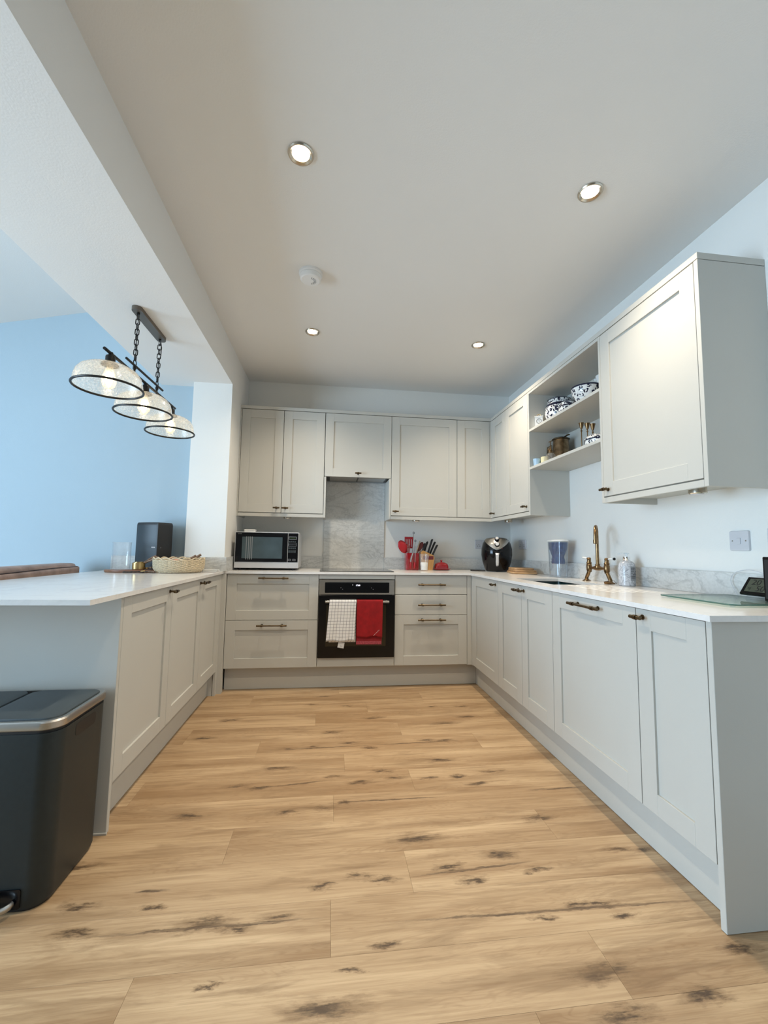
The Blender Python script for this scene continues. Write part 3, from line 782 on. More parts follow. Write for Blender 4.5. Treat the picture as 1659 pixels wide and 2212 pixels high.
for yl in (-.392, -.012, .387):
    zt_ = -.371
    b = bm_new(); tube(b, [(0, yl, zt_ + .012), (0, yl, zt_ - .008)], .010, 12); lathe(b, [(0, 0), (.019, 0), (.021, -.006), (.021, -.026), (.027, -.032), (.036, -.040), (.038, -.047), (0, -.047)], 28, (0, yl, zt_ - .006)); h = obj('lamp_holder', b, 'blkmetal', t, True)
    sc = 1.0; zo = zt_ - .05
    prof = [(.034, 0), (.060, -.003), (.095, -.014), (.120, -.030), (.135, -.052), (.142, -.080), (.1445, -.112)]
    pi_ = [(r - .0025, z) for r, z in prof]
    b = bm_new(); lathe(b, prof, 48, (0, yl, zo)); sh = obj('glass_shade', b, 'seeded', t, True)
    b = bm_new(); pts = [Vector((.1455 * math.cos(2 * PI * k / 48), yl + .1455 * math.sin(2 * PI * k / 48), zo - .113)) for k in range(48)]; tube(b, pts, .0054, 8, closed=True)
    r_ = obj('rim', b, 'blkmetal', sh, True)
    bz = zo + .006
    b = bm_new(); lathe(b, [(.0, 0), (.013, 0), (.014, -.02), (.022, -.045), (.031, -.075), (.032, -.092), (.024, -.112), (.010, -.124), (0, -.128)], 24, (0, yl, bz)); bl = obj('bulb', b, 'bulbg', t, True)
    b = bm_new(); lathe(b, [(0, -.036), (.010, -.042), (.015, -.060), (.015, -.082), (.008, -.098), (0, -.104)], 16, (0, yl, bz)); obj('filament', b, 'glow', bl, True)

# ------------------------------------------------------------------ oven
t = thing('built_in_oven', 'black glass single oven with steel control panel below the hob', 'oven', (0, .2, .24))
b = bm_new(); add_box(b, -.28, .28, .003, .5, .25, .83, 0); obj('body', b, 'dark', t, smooth=False)
b = bm_new(); add_box(b, -.2945, .2945, -.012, .002, .722, .838, .0015); cp = obj('control_panel', b, 'steel', t, smooth=False)
b = bm_new(); prism(b, rrect(-.252, .252, .7365, .8175, .004), 0, .0035, F=lambda x, z, y: Vector((x, -.0122 - y, z))); obj('display_glass', b, 'blk', cp, smooth=False)
text('clock_digits', '17:00', .016, basis((.004, -.0160, .7945), (1, 0, 0), (0, 0, 1)), 'led', cp)
text('control_mark', '•', .022, basis((-.037, -.0160, .797), (1, 0, 0), (0, 0, 1)), 'wprint', cp)
for xx in (-.125, .115):
    b = bm_new()
    add_box(b, xx - .006, xx - .001, -.0160, -.0157, .774, .777); add_box(b, xx + .007, xx + .012, -.0160, -.0157, .763, .766); obj('control_mark', b, 'print', cp, smooth=False)
b = bm_new(); add_box(b, -.2965, .2965, -.018, .002, .2425, .719, .002); dr = obj('oven_door', b, 'blk', t, smooth=False)
b = bm_new(); add_box(b, -.238, .228, -.0186, -.0181, .33, .645); obj('door_window', b, mat('smoked_oven_window', (.022, .017, .008), .1), dr, smooth=False)
b = bm_new(); add_box(b, -.246, .248, -.060, -.050, .664, .680, .002)
for s in (-.225, .227): add_box(b, s - .008, s + .008, -.051, -.018, .665, .679, .001)
obj('oven_handle', b, 'steel', dr, smooth=False)
# hob
t = thing('induction_hob', 'flat black glass induction hob on the worktop over the oven', 'hob', (0, .27, ZW))
b = bm_new(); prism(b, rrect(-.298, .298, .045, .545, .006), ZW + .0002, ZW + .0055); obj('glass_plate', b, 'hob', t, smooth=False)
for cx, cy, r in ((-.15, .18, .09), (.15, .18, .075), (-.15, .41, .075), (.15, .41, .09)):
    b = bm_new(); pts = [Vector((cx + r * math.cos(2 * PI * k / 40), cy + r * math.sin(2 * PI * k / 40), ZW + .0056)) for k in range(40)]; tube(b, pts, .0006, 4, closed=True); obj('cooking_zone', b, 'print', t)

# towels
def towel_sheet(x0t, x1t, x0b, x1b, zf, zb, nx=36, ys=-.055, zbar=.681, amp=.004, seed=0, ybk=-.045):
    bm = bm_new(); uvl = bm.loops.layers.uv.new('UVMap')
    path = []
    for i in range(8): path.append((ybk, zb + (zbar - zb) * i / 8, 0))
    for i in range(7):
        a = PI * i / 6; path.append((ys + .009 * math.cos(a), zbar + .008 * math.sin(a), .0))
    nf = 26
    for i in range(1, nf + 1): path.append((ys - .0095, zbar + (zf - zbar) * i / nf, i / nf))
    s = [0]
    for a, c in zip(path, path[1:]): s.append(s[-1] + math.hypot(a[0] - c[0], a[1] - c[1]))
    grid = []
    for (y, z, f), sv in zip(path, s):
        row = []
        for k in range(nx + 1):
            u = k / nx; g = f
            x0 = x0t + (x0b - x0t) * g; x1 = x1t + (x1b - x1t) * g
            dy = -amp * (1.2 + math.sin(u * 11 + seed + g * 1.3) + .5 * math.sin(u * 23 + g * 4 + seed)) * (.25 + g)
            if f == 0: dy *= .3 if y < ys else -.2
            row.append((bm.verts.new((x0 + (x1 - x0) * u, y + dy, z + (.0035 * math.sin(u * 9 + seed) if g > .9 else 0))), (u * (x1t - x0t), sv)))
        grid.append(row)
    for r0, r1 in zip(grid, grid[1:]):
        for k in range(nx):
            q = [r0[k], r0[k + 1], r1[k + 1], r1[k]]; f = bm.faces.new([a[0] for a in q])
            for l, a in zip(f.loops, q): l[uvl].uv = a[1]
    return bm
def check_mat():
    m, t_, b_ = nt('checked_linen'); L = t_.links.new
    uv = N(t_, 'ShaderNodeUVMap'); uv.uv_map = 'UVMap'; sp = N(t_, 'ShaderNodeSeparateXYZ'); L(uv.outputs[0], sp.inputs[0])
    acc = None
    for ax in (0, 1):
        m1 = N(t_, 'ShaderNodeMath', operation='MULTIPLY'); m1.inputs[1].default_value = 1 / .0235; L(sp.outputs[ax], m1.inputs[0])
        m2 = N(t_, 'ShaderNodeMath', operation='FRACT'); L(m1.outputs[0], m2.inputs[0])
        m3 = N(t_, 'ShaderNodeMath', operation='LESS_THAN'); m3.inputs[1].default_value = .085; L(m2.outputs[0], m3.inputs[0])
        if acc: mm = N(t_, 'ShaderNodeMath', operation='MAXIMUM'); L(acc.outputs[0], mm.inputs[0]); L(m3.outputs[0], mm.inputs[1]); acc = mm
        else: acc = m3
    mx = N(t_, 'ShaderNodeMix', data_type='RGBA'); mx.inputs[6].default_value = (.82, .81, .80, 1); mx.inputs[7].default_value = (.16, .16, .18, 1)
    L(acc.outputs[0], mx.inputs[0]); L(mx.outputs[2], b_.inputs['Base Color']); b_.inputs['Roughness'].default_value = .9
    return m
t = thing('tea_towel', 'white checked tea towel hung over the oven handle', 'towel', (-.11, -.055, .36), group='towels on the oven handle')
tw = obj('cloth', towel_sheet(-.214, -.008, -.236, -.022, .378, .366, ys=-.055, amp=.0035), check_mat(), t, ang=80)
md = tw.modifiers.new('thickness', 'SOLIDIFY'); md.thickness = .002
b = bm_new(); prism(b, [(-.139, .372), (-.092, .367), (-.099, .323), (-.146, .331)], -.0585, -.058, F=lambda x, z, y: Vector((x, y, z))); cl = obj('care_label', b, 'white', t, smooth=False)
b = bm_new()
for i, ww in enumerate((.012, .02, .016)):
    add_box(b, -.128 + i * .001, -.128 + ww, -.0589, -.0586, .346 - i * .006, .3475 - i * .006)
obj('label_print', b, 'print', cl, smooth=False)
t = thing('hand_towel', 'deep red hand towel with a pink fringed hem on the oven handle', 'towel', (.1, -.055, .35), group='towels on the oven handle')
tw = obj('cloth', towel_sheet(-.004, .198, -.004, .194, .408, .40, seed=2, amp=.0022), 'towelr', t, ang=80)
md = tw.modifiers.new('thickness', 'SOLIDIFY'); md.thickness = .003
b = bm_new(); add_box(b, -.003, .193, -.0545, -.0515, .376, .412, .001); obj('under_layer', b, 'towelr', t, smooth=False)
b = bm_new(); add_box(b, -.004, .192, -.0552, -.0512, .352, .3765, .001)
for i in range(28): tube(b, [(-.003 + i * .0072, -.0535, .352), (-.002 + i * .0072, -.0535, .347)], .0013, 5)
obj('fringed_hem', b, 'pink', t)
b = bm_new()
for zz in (.398, .388, .3825): add_box(b, -.002, .192, -.0552, -.0548, zz, zz + .0012)
obj('stripes', b, 'pink', t, smooth=False)
b = bm_new()
for i in range(7):
    xx, zz = .128 + i * .0065, .419 + i * .0065 + .001 * (i % 2); add_box(b, xx, xx + .003, -.0747, -.0738, zz, zz + .004)
obj('embroidery', b, 'white', t, smooth=False)

# ------------------------------------------------------------------ microwave
t = thing('microwave_oven', 'silver and black microwave standing on the worktop at the left corner', 'microwave', (-.72, .36, ZW))
mx0, mx1, my, mz0, mz1 = -.981, -.475, .165, ZW + .016, 1.205
b = bm_new(); add_box(b, mx0 + .002, mx1 - .002, my + .02, .545, mz0, mz1, .004); obj('casing', b, 'silver', t)
b = bm_new(); add_box(b, mx0, mx1, my, my + .021, mz0 + .002, mz1, .002); fr = obj('front_frame', b, 'silver', t)
b = bm_new(); add_box(b, mx0 + .005, -.565, my - .003, my + .001, mz0 + .050, mz1 - .006, .001); dg = obj('door_glass', b, 'blk', t, smooth=False)
b = bm_new(); add_box(b, -.925, -.607, my - .0036, my - .003, mz0 + .078, mz1 - .040); obj('door_screen', b, 'screen', dg, smooth=False)
b = bm_new()
for xx in (-.893, -.876, -.862, -.848): add_box(b, xx, xx + .004, my - .0042, my - .0036, mz0 + .07, mz1 - .038)
obj('screen_stripes', b, 'print', dg, smooth=False)
b = bm_new(); add_box(b, -.561, mx1 - .006, my - .003, my + .001, mz0 + .050, mz1 - .006, .001); cp = obj('control_panel', b, 'blk', t, smooth=False)
def frame_rect(bm, x0, x1, z0, z1, y, w_=.0015):
    add_box(bm, x0, x1, y - .0005, y, z0, z0 + w_); add_box(bm, x0, x1, y - .0005, y, z1 - w_, z1); add_box(bm, x0, x0 + w_, y - .0005, y, z0, z1); add_box(bm, x1 - w_, x1, y - .0005, y, z0, z1)
yy = my - .0031
b = bm_new(); frame_rect(b, -.556, -.494, mz1 - .058, mz1 - .034, yy, .003); obj('display_outline', b, 'print', cp, smooth=False); b = bm_new(); frame_rect(b, -.558, -.495, mz1 - .112, mz1 - .085, yy); add_box(b, -.558, -.495, yy - .0005, yy, mz1 - .100, mz1 - .0985); obj('button_outline', b, 'print', cp, smooth=False)
b = bm_new(); frame_rect(b, -.559, -.534, mz0 + .062, mz0 + .076, yy, .002); obj('button_outline', b, 'print', cp, smooth=False)
b = bm_new(); frame_rect(b, -.523, -.498, mz0 + .062, mz0 + .076, yy, .002); obj('button_outline', b, 'print', cp, smooth=False)
b = bm_new()
for z0, z1 in ((mz1 - .078, mz1 - .068), (mz1 - .134, mz1 - .116), (mz1 - .165, mz1 - .142)):
    n = int((z1 - z0) / .0045)
    for i in range(n):
        for k in range(4): add_box(b, -.557 + k * .0155, -.557 + k * .0155 + .012, yy - .0003, yy, z0 + i * .0045, z0 + i * .0045 + .0022)
obj('panel_print', b, mat('dim_print', (.075, .095, .10), .5), cp, smooth=False)['kind'] = 'stuff'
b = bm_new(); add_box(b, -.548, -.502, yy - .0006, yy, mz1 - .053, mz1 - .039); obj('clock_display', b, mat('green_dim_display', (.012, .022, .006), .3), cp, smooth=False)
text('badge', 'SHARP', .0105, basis((-.945, my - .0033, mz1 - .0185), (1, 0, 0), (0, 0, 1)), 'print', dg)
b = bm_new(); add_box(b, -.560, -.488, my - .0015, my + .001, mz0 + .009, mz0 + .043, .002); obj('release_button', b, 'silver', t)
for xx in (mx0 + .04, mx1 - .04):
    for y_ in (my + .05, .5): b = bm_new(); lathe(b, [(0, ZW + .0003), (.014, ZW + .0003), (.016, mz0), (0, mz0)], 14, (xx, y_, 0)); obj('foot', b, 'blkm', t)
t = thing('soap_dish', 'small white lidded tub on top of the microwave', 'tub', (-.875, .22, 1.2055))
b = bm_new(); prism(b, rrect(-.044, .044, -.03, .03, .01), 0, .012); obj('base', b, 'porc', t, True)
b = bm_new(); loft(b, [[Vector((x * k, y * k, z)) for x, y in rrect(-.047, .047, -.032, .032, .012)] for k, z in ((1, .0125), (1, .016), (.97, .019), (.6, .0215))]); obj('lid', b, 'porc', t, True)

# ------------------------------------------------------------------ utensils area (back run, right)
def put(name, label, cat, loc, rotz=0, group=None): return thing(name, label, cat, loc, rotz, group)
px, py = .515, .43
t = put('utensil_pot', 'square red stoneware pot full of kitchen utensils', 'pot', (px, py, ZW))
b = bm_new()
o_ = lambda k, z: [Vector((x * k, y * k, z)) for x, y in rrect(-.060, .060, -.055, .055, .016)]
loft(b, [o_(.93, .0005), o_(.97, .004), o_(1, .15), o_(1, .153), o_(.94, .153), o_(.92, .01)]); obj('pot', b, 'red', t, True)
def rod(bm, a, c, r=.004, seg=10): tube(bm, [a, c], r, seg)
GU = 'utensils standing in the red pot'
def utensil(name, label, a, tip): 
    t_ = thing(name, label, 'utensil', (px, py, ZW), 0, GU)
    return t_
t = utensil('spatula', 'red silicone slotted turner standing upright in the pot', 0, 0)
b = bm_new(); rod(b, (-.015, .02, .02), (-.022, .022, .20), .0045); obj('handle', b, 'steel', t, True)
b = bm_new()
zz0, zz1 = .195, .300
for i in range(5): add_box(b, -.062 + i * .0165, -.062 + i * .0165 + .0125, .018, .022, zz0 + .012, zz1 - .02, .001)
add_box(b, -.062, .0165, .018, .022, zz1 - .022, zz1, .0015); add_box(b, -.062, .0165, .018, .022, zz0, zz0 + .014, .0015)
obj('blade', b, 'redsil', t, True)
t = utensil('spoon_spatula', 'broad red silicone spoon leaning out to the left of the pot', 0, 0)
b = bm_new(); rod(b, (-.01, 0, .03), (-.046, -.004, .150), .006); obj('handle', b, 'redsil', t, True)
b = bm_new(); sphere(b, (0, 0, 0), .053, 20, (.75, .22, 1.2)); bmesh.ops.rotate(b, verts=b.verts, cent=(0, 0, 0), matrix=Matrix.Rotation(math.radians(-28), 3, 'Y')); bmesh.ops.translate(b, verts=b.verts, vec=(-.082, -.004, .208)); obj('bowl', b, 'redsil', t, True)
t = utensil('whisk', 'small red balloon whisk in the front left of the pot', 0, 0)
b = bm_new(); rod(b, (-.02, -.03, .03), (-.033, -.036, .15), .0045); obj('handle', b, 'redsil', t, True)
b = bm_new()
for k in range(5):
    a = PI * k / 5; pts = []
    for i in range(17):
        s = PI * i / 16; rr = .022 * math.sin(s * 1.0) * 1.0; h_ = .085 * (1 - math.cos(s)) / 2
        s2 = i / 16 * 2 * PI; rr = .021 * math.sin(s2 / 2) * (1 if True else 1)
        ang = a
        side = -math.cos(PI * i / 16)
        prof = math.sqrt(max(0, 1 - side * side)); hgt = .045 + .045 * prof if abs(side) < .95 else .0
        pts.append(Vector((side * .021 * math.cos(ang) * (.35 + .65 * prof), side * .021 * math.sin(ang) * (.35 + .65 * prof), .085 * prof)))
    pts = [p + Vector((-.036, -.037, .148)) for p in pts]
    tube(b, pts, .0012, 5)
obj('wires', b, mat('rose_wire', (.35, .12, .11), .3, .6), t, True)
t = utensil('serving_tongs', 'steel tongs with red silicone tips hooked over the front of the pot', 0, 0)
b = bm_new()
tube(b, [(.018, -.066, .062), (.019, -.067, .110), (.022, -.066, .17), (.026, -.064, .215)], .003, 8)
tube(b, [(-.020, -.066, .072), (-.016, -.067, .10), (-.008, -.066, .13), (.0, -.064, .155)], .006, 8)
obj('arms', b, 'steel', t, True)
b = bm_new()
for x_, z_ in ((-.024, .035), (.014, .035)): tube(b, [(x_, -.063, z_ - .018), (x_ + .001, -.066, z_), (x_ + .004, -.066, z_ + .038)], .01, 12, radii=[.006, .0095, .006])
obj('tips', b, 'redsil', t, True)
for (x_, y_, z_, nm, lb) in ((.018, .0, .335, 'skewer_fork', 'tallest thin steel utensil with a hanging loop in the pot'), (.028, -.03, .262, 'ladle', 'steel ladle handle with a dark hanging loop at the front of the pot')):
    t = utensil(nm, lb, 0, 0)
    b = bm_new(); rod(b, (.0, y_, .03), (x_, y_, z_ - .012), .0032); obj('shaft', b, 'steel', t, True)
    b = bm_new(); pts = [Vector((x_ + .0065 * math.cos(2 * PI * k / 16), y_, z_ + .009 * math.sin(2 * PI * k / 16))) for k in range(16)]; tube(b, pts, .0025, 6, closed=True); obj('loop', b, 'blkm', t, True)
t = utensil('wooden_spoon', 'pale wooden spatula leaning to the right of the pot', 0, 0)
b = bm_new(); tube(b, [(.02, .01, .03), (.045, .012, .15), (.058, .013, .195), (.080, .015, .265)], .006, 10, radii=[.005, .006, .013, .012], sq=.4); obj('shaft', b, 'woodsp', t, True)
t = utensil('serving_spoon', 'dark red serving spoon behind the pale wooden spatula', 0, 0)
b = bm_new(); rod(b, (.02, .03, .03), (.065, .03, .17), .005); sphere(b, (0, 0, 0), .03, 16, (.75, .3, 1.6)); vs = b.verts[-(16 * 7 + 2):]; 
b.verts.ensure_lookup_table(); vs = list(b.verts)[-(16 * 7 + 2):]
bmesh.ops.rotate(b, verts=vs, cent=(0, 0, 0), matrix=Matrix.Rotation(math.radians(28), 3, 'Y')); bmesh.ops.translate(b, verts=vs, vec=(.087, .03, .212)); obj('spoon', b, 'dred', t, True)

# knife block
t = put('knife_block', 'slanted wooden knife block with star cut-outs behind the glass tumbler', 'knife block', (.668, .485, ZW))
b = bm_new(); poly = [(-.06, 0), (.045, 0), (.062, .115), (.050, .135), (-.045, .178), (-.066, .16)]
prism(b, poly, -.05, .05, F=lambda x, z, y: Vector((x, y, z))); obj('block', b, 'woodk', t, True)
def star(bm, cx, cz, r, y0, y1):
    p = [(cx + (r if i % 2 == 0 else r * .42) * math.sin(PI * i / 5), cz + (r if i % 2 == 0 else r * .42) * math.cos(PI * i / 5)) for i in range(10)]
    prism(bm, p, y0, y1, F=lambda x, z, y: Vector((x, y, z)))
b = bm_new(); star(b, -.024, .150, .012, -.0515, -.0505); star(b, .018, .132, .009, -.0515, -.0505); obj('star_inlay', b, 'goldb', t, True)
b = bm_new(); add_box(b, -.046, .052, -.0503, -.0500, .095, .128); obj('dark_band', b, 'dred', t, True, smooth=False)
kn = [(-.046, -.02, .160, 15, 'leftmost and shortest', .088), (-.022, .015, .158, 17, 'second from the left', .108), (.008, -.008, .148, 17, 'tallest, in the middle', .142), (.030, .016, .138, 23, 'second from the right', .132), (.044, -.022, .124, 25, 'rightmost and leaning most', .118)]
for x_, y_, z_, ang_, lb, L_ in kn:
    t = thing('kitchen_knife', 'black-handled knife in the wooden block, ' + lb, 'knife', (.668 + x_, .485 + y_, ZW + z_), 0, 'black-handled knives in the block')
    d = Vector((math.sin(math.radians(ang_)), 0, math.cos(math.radians(ang_))))
    b = bm_new(); tube(b, [d * .0, d * .02, d * (L_ * .5), d * (L_ - .012), d * L_ + Vector((.003, 0, -.002))], .01, 12, radii=[.0125, .0145, .0135, .0155, .011], sq=.62); obj('handle', b, 'blkm', t, True)
    b = bm_new()
    for q in (.03, .075): sphere(b, d * q * (L_ / .1) + Vector((0, -.0078, 0)), .0018, 8)
    obj('rivets', b, 'steel', t, True)
# tumbler
t = put('glass_tumbler', 'ribbed clear tumbler half full of white in front of the knife block', 'glass', (.600, .285, ZW))
b = bm_new()
prof = []
lathe(b, [(0, .0006), (.029, .0006), (.0305, .003), (.039, .146), (.0375, .1475), (.036, .146), (.0285, .008), (0, .007)], 28); obj('glass', b, 'glassc', t, True)
b = bm_new(); lathe(b, [(0, .0085), (.028, .0085), (.0325, .072), (.028, .066), (.018, .075), (.006, .062), (0, .066)], 20); obj('contents', b, 'milk', t, True)
b = bm_new()
for i in range(12):
    a = 2 * PI * i / 12; tube(b, [(.0312 * math.cos(a), .0312 * math.sin(a), .01), (.0388 * math.cos(a), .0388 * math.sin(a), .138)], .0012, 5)
obj('ribs', b, 'glassc', t, True)
# butter dish
t = put('butter_dish', 'red lidded butter dish beside the knife block', 'butter dish', (.795, .44, ZW))
b = bm_new(); rr = lambda sx, sy, z, r=.02: [Vector((x, y, z)) for x, y in rrect(-sx, sx, -sy, sy, r)]
loft(b, [rr(.058, .04, .0006), rr(.070, .052, .008), rr(.078, .058, .0135), rr(.078, .058, .0165), rr(.066, .048, .012)]); obj('dish', b, 'red', t, True)
b = bm_new(); loft(b, [rr(.060, .044, .0168), rr(.059, .043, .04), rr(.052, .038, .058), rr(.036, .026, .069), rr(.014, .012, .073, .01)]); ld = obj('lid', b, 'red', t, True)
b = bm_new(); lathe(b, [(0, .070), (.009, .071), (.007, .078), (.011, .087), (.008, .092), (0, .094)], 18); obj('knob', b, 'red', ld, True)

# ------------------------------------------------------------------ air fryer
t = put('air_fryer', 'black egg-shaped air fryer with a silver control panel in the right corner', 'air fryer', (1.268, .30, ZW), math.radians(-20))
b = bm_new()
prof = [(0, .004), (.088, .004), (.098, .008), (.108, .03), (.126, .09), (.136, .15), (.134, .20), (.122, .25), (.104, .282), (.086, .296), (.05, .302), (0, .303)]
lathe(b, prof, 48, sy=1.05); obj('body', b, 'blk', t, True)
def surf(x, z, off=.001):
    # point on the front (-y) of the body at local x, z
    for (r0, z0), (r1, z1) in zip(prof[1:], prof[2:]):
        if z0 <= z <= z1 and z1 > z0: r = r0 + (r1 - r0) * (z - z0) / (z1 - z0); break
    else: r = prof[-2][0]
    r += off; xx = max(-r * .98, min(r * .98, x)); return Vector((xx, -math.sqrt(max(0, r * r - xx * xx)) * 1.05, z))
b = bm_new(); rows = []
for i in range(13):
    z = .190 + (.298 - .190) * i / 12; hw = .004 + .108 * (math.sin(min(1, i / 12) * PI / 2)) ** .85
    rr_ = [r for r, zz in prof]; row = [surf(-hw + 2 * hw * k / 12, min(z, .2955), .0025) for k in range(13)]; rows.append([b.verts.new(p) for p in row])
for a, c in zip(rows, rows[1:]):
    for k in range(12): b.faces.new([a[k], a[k + 1], c[k + 1], c[k]])
cp = obj('control_panel', b, 'steel', t, True)
for nm, z, r in (('temperature_dial', .238, .019), ('timer_dial', .280, .017)):
    p = surf(0, z); Mx = Matrix.Rotation(math.radians(90 - (16 if z < .26 else 42)), 3, 'X')
    b = bm_new(); lathe(b, [(r * 1.15, 0), (r * 1.15, .006), (r, .008), (r, .016), (0, .016)], 24, p, Mx); obj(nm + '_ring', b, 'blk', cp, True)
    b = bm_new(); lathe(b, [(r * .85, .014), (r * .85, .023), (r * .75, .025), (0, .025)], 24, p, Mx); obj(nm, b, 'silver', cp, True)
b = bm_new(); rings = []
for z, hw, o_ in ((.050, .008, .006), (.060, .012, .022), (.09, .014, .028), (.12, .0125, .030), (.15, .015, .028), (.163, .018, .018), (.166, .018, .004)):
    p = surf(0, z, 0)
    rings.append([Vector((x, p.y - o_ + yy, z)) for x, yy in ((-hw, .004), (-hw * .8, -.003), (0, -.006), (hw * .8, -.003), (hw, .004), (hw, .016), (-hw, .016))])
loft(b, rings); obj('drawer_handle', b, 'silver', t, True)
b = bm_new()
for k in range(24): pass
pts = [surf(.118 * math.sin(a), .188 - .012 * math.cos(a * 2), .0004) for a in [(-60 + 5 * i) * PI / 180 for i in range(25)]]
tube(b, pts, .0008, 5); obj('drawer_seam', b, 'blkm', t, True)
b = bm_new(); sphere(b, surf(.045, .205), .002, 8); obj('indicator', b, 'redsil', t, True)
b = bm_new(); tube(b, [(1.16, .30, ZW + .006), (1.10, .305, ZW + .007), (1.03, .315, ZW + .009)], .012, 12, radii=[.010, .012, .013], sq=.5)
tag(obj('pan_handle', b, 'blkm'), 'short flat black handle poking out beside the air fryer', 'handle')

# ------------------------------------------------------------------ cutting boards
for i, (sx, sy, dx, dy, lb) in enumerate(((.150, .105, 0, 0, 'bottom'), (.135, .092, .006, .004, 'middle'), (.115, .08, .0, .012, 'top'))):
    t = thing('chopping_board', 'oak chopping board with rounded corners, %s of the stack beside the water jug' % lb, 'board', (1.375 + dx, .03 + dy, ZW + .0006 + i * .0152), math.radians(-16 + 4 * i), 'stacked chopping boards')
    b = bm_new(); P_ = rrect(-sy, sy, -sx, sx, .035, 5)
    loft(b, [[Vector((x * k, y * k, z)) for x, y in P_] for k, z in ((.975, 0), (1, .003), (1, .012), (.98, .0148))]); obj('board', b, 'woodb', t, True)

# ------------------------------------------------------------------ water filter jug
t = put('water_filter_jug', 'clear water filter jug with a blue funnel by the splashback', 'jug', (1.425, -.462, ZW))
def oval(rx, ry, z, n=28, ex=2.6, oy=0): 
    p = []
    for i in range(n):
        a = 2 * PI * i / n; c_, s_ = math.cos(a), math.sin(a)
        p.append(Vector((rx * abs(c_) ** (2 / ex) * (1 if c_ > 0 else -1), oy + ry * abs(s_) ** (2 / ex) * (1 if s_ > 0 else -1), z)))
    return p
b = bm_new(); loft(b, [oval(.046, .074, .001), oval(.048, .077, .004), oval(.051, .086, .16), oval(.053, .094, .258), oval(.050, .091, .258), oval(.048, .083, .16), oval(.045, .074, .009)]); obj('jug_body', b, 'glassw', t, True)
b = bm_new(); loft(b, [oval(.036, .048, .098), oval(.040, .052, .104), oval(.038, .050, .132), oval(.036, .046, .138), oval(.036, .046, .152), oval(.040, .058, .172), oval(.047, .078, .205), oval(.048, .087, .252)]); obj('blue_funnel', b, 'glassb', t, True)
b = bm_new(); loft(b, [oval(.053, .096, .2585), oval(.054, .097, .266), oval(.05, .09, .269)]); obj('lid', b, 'white', t, True)
b = bm_new(); tube(b, [(0, .090, .245), (0, .112, .235), (0, .116, .20), (0, .112, .15), (0, .10, .118), (0, .083, .108)], .006, 10, sq=1.4); obj('handle', b, 'glassw', t, True)

# ------------------------------------------------------------------ bridge tap
TX = 1.435
t = put('bridge_tap', 'antique brass bridge tap with swan neck and white lever handles', 'tap', (TX, -.905, ZW))
b = bm_new()
for s in (-1, 1):
    yb, yt = s * .118, s * .088
    lathe(b, [(0, .0006), (.025, .0006), (.025, .004), (.016, .008), (.012, .014)], 24, (0, yb, 0))
    tube(b, [(0, yb, .008), (0, yb, .02), (0, yt + s * .008, .052), (0, yt, .066)], .011, 14)
    lathe(b, [(0, .058), (.014, .058), (.014, .066), (.0165, .07), (.0165, .104), (.014, .108), (.0155, .112), (.0155, .120), (.012, .124), (.012, .136), (.0, .136)], 24, (0, yt, 0))
tube(b, [(0, -.088, .086), (0, -.045, .086), (0, -.02, .086), (0, .02, .086), (0, .045, .086), (0, .088, .086)], .009, 14, radii=[.0075, .0085, .014, .014, .0085, .0075])
obj('bridge_body', b, 'brass', t, True)
b = bm_new()
lathe(b, [(0, .085), (.017, .088), (.017, .098), (.013, .104), (.0135, .112), (0, .112)], 24)
pts = [Vector((0, 0, .10)), Vector((0, 0, .2)), Vector((0, 0, .285))]
dirv = Vector((-math.cos(math.radians(52)), -math.sin(math.radians(52)), 0)); R_ = .058
for i in range(1, 13):
    a = PI * i / 12; pts.append(dirv * (R_ - R_ * math.cos(a)) + Vector((0, 0, .285 + R_ * math.sin(a))))
pts.append(pts[-1] + Vector((0, 0, -.03)))
tube(b, pts, .0098, 16); e_ = pts[-1]
lathe(b, [(0, .004), (.0125, .004), (.0125, -.018), (.010, -.02), (0, -.02)], 20, e_)
obj('swan_neck', b, 'brass', t, True)
for s in (-1, 1):
    b = bm_new(); lathe(b, [(0, .134), (.011, .136), (.013, .142), (.010, .150), (0, .152)], 20, (0, s * .088, 0)); tube(b, [(0, s * .088, .143), (0, s * .108, .144)], .0045, 10); lv = obj('valve_top', b, 'brass', t, True)
    b = bm_new(); tube(b, [(0, s * .107, .144), (0, s * .125, .146), (0, s * .15, .147), (0, s * .155, .147)], .007, 12, radii=[.0055, .0065, .0078, .0055]); obj('lever', b, 'porc', lv, True)
    if s < 0:
        b = bm_new(); sphere(b, (0, s * .158, .147), .0085, 14); obj('lever_end', b, 'blk', lv, True)
t = put('sink_plug', 'small brass sink plug on a chain at the foot of the tap', 'plug', (1.40, -1.045, ZW))
b = bm_new(); lathe(b, [(0, .0005), (.016, .0005), (.02, .012), (.012, .016), (0, .016)], 20); obj('stopper', b, 'brass', t, True)
b = bm_new(); tube(b, [(0, 0, .016), (.01, -.012, .026), (.03, -.02, .02), (.05, -.01, .004), (.06, .01, .002)], .0012, 6); obj('chain', b, 'bronze', t, True)

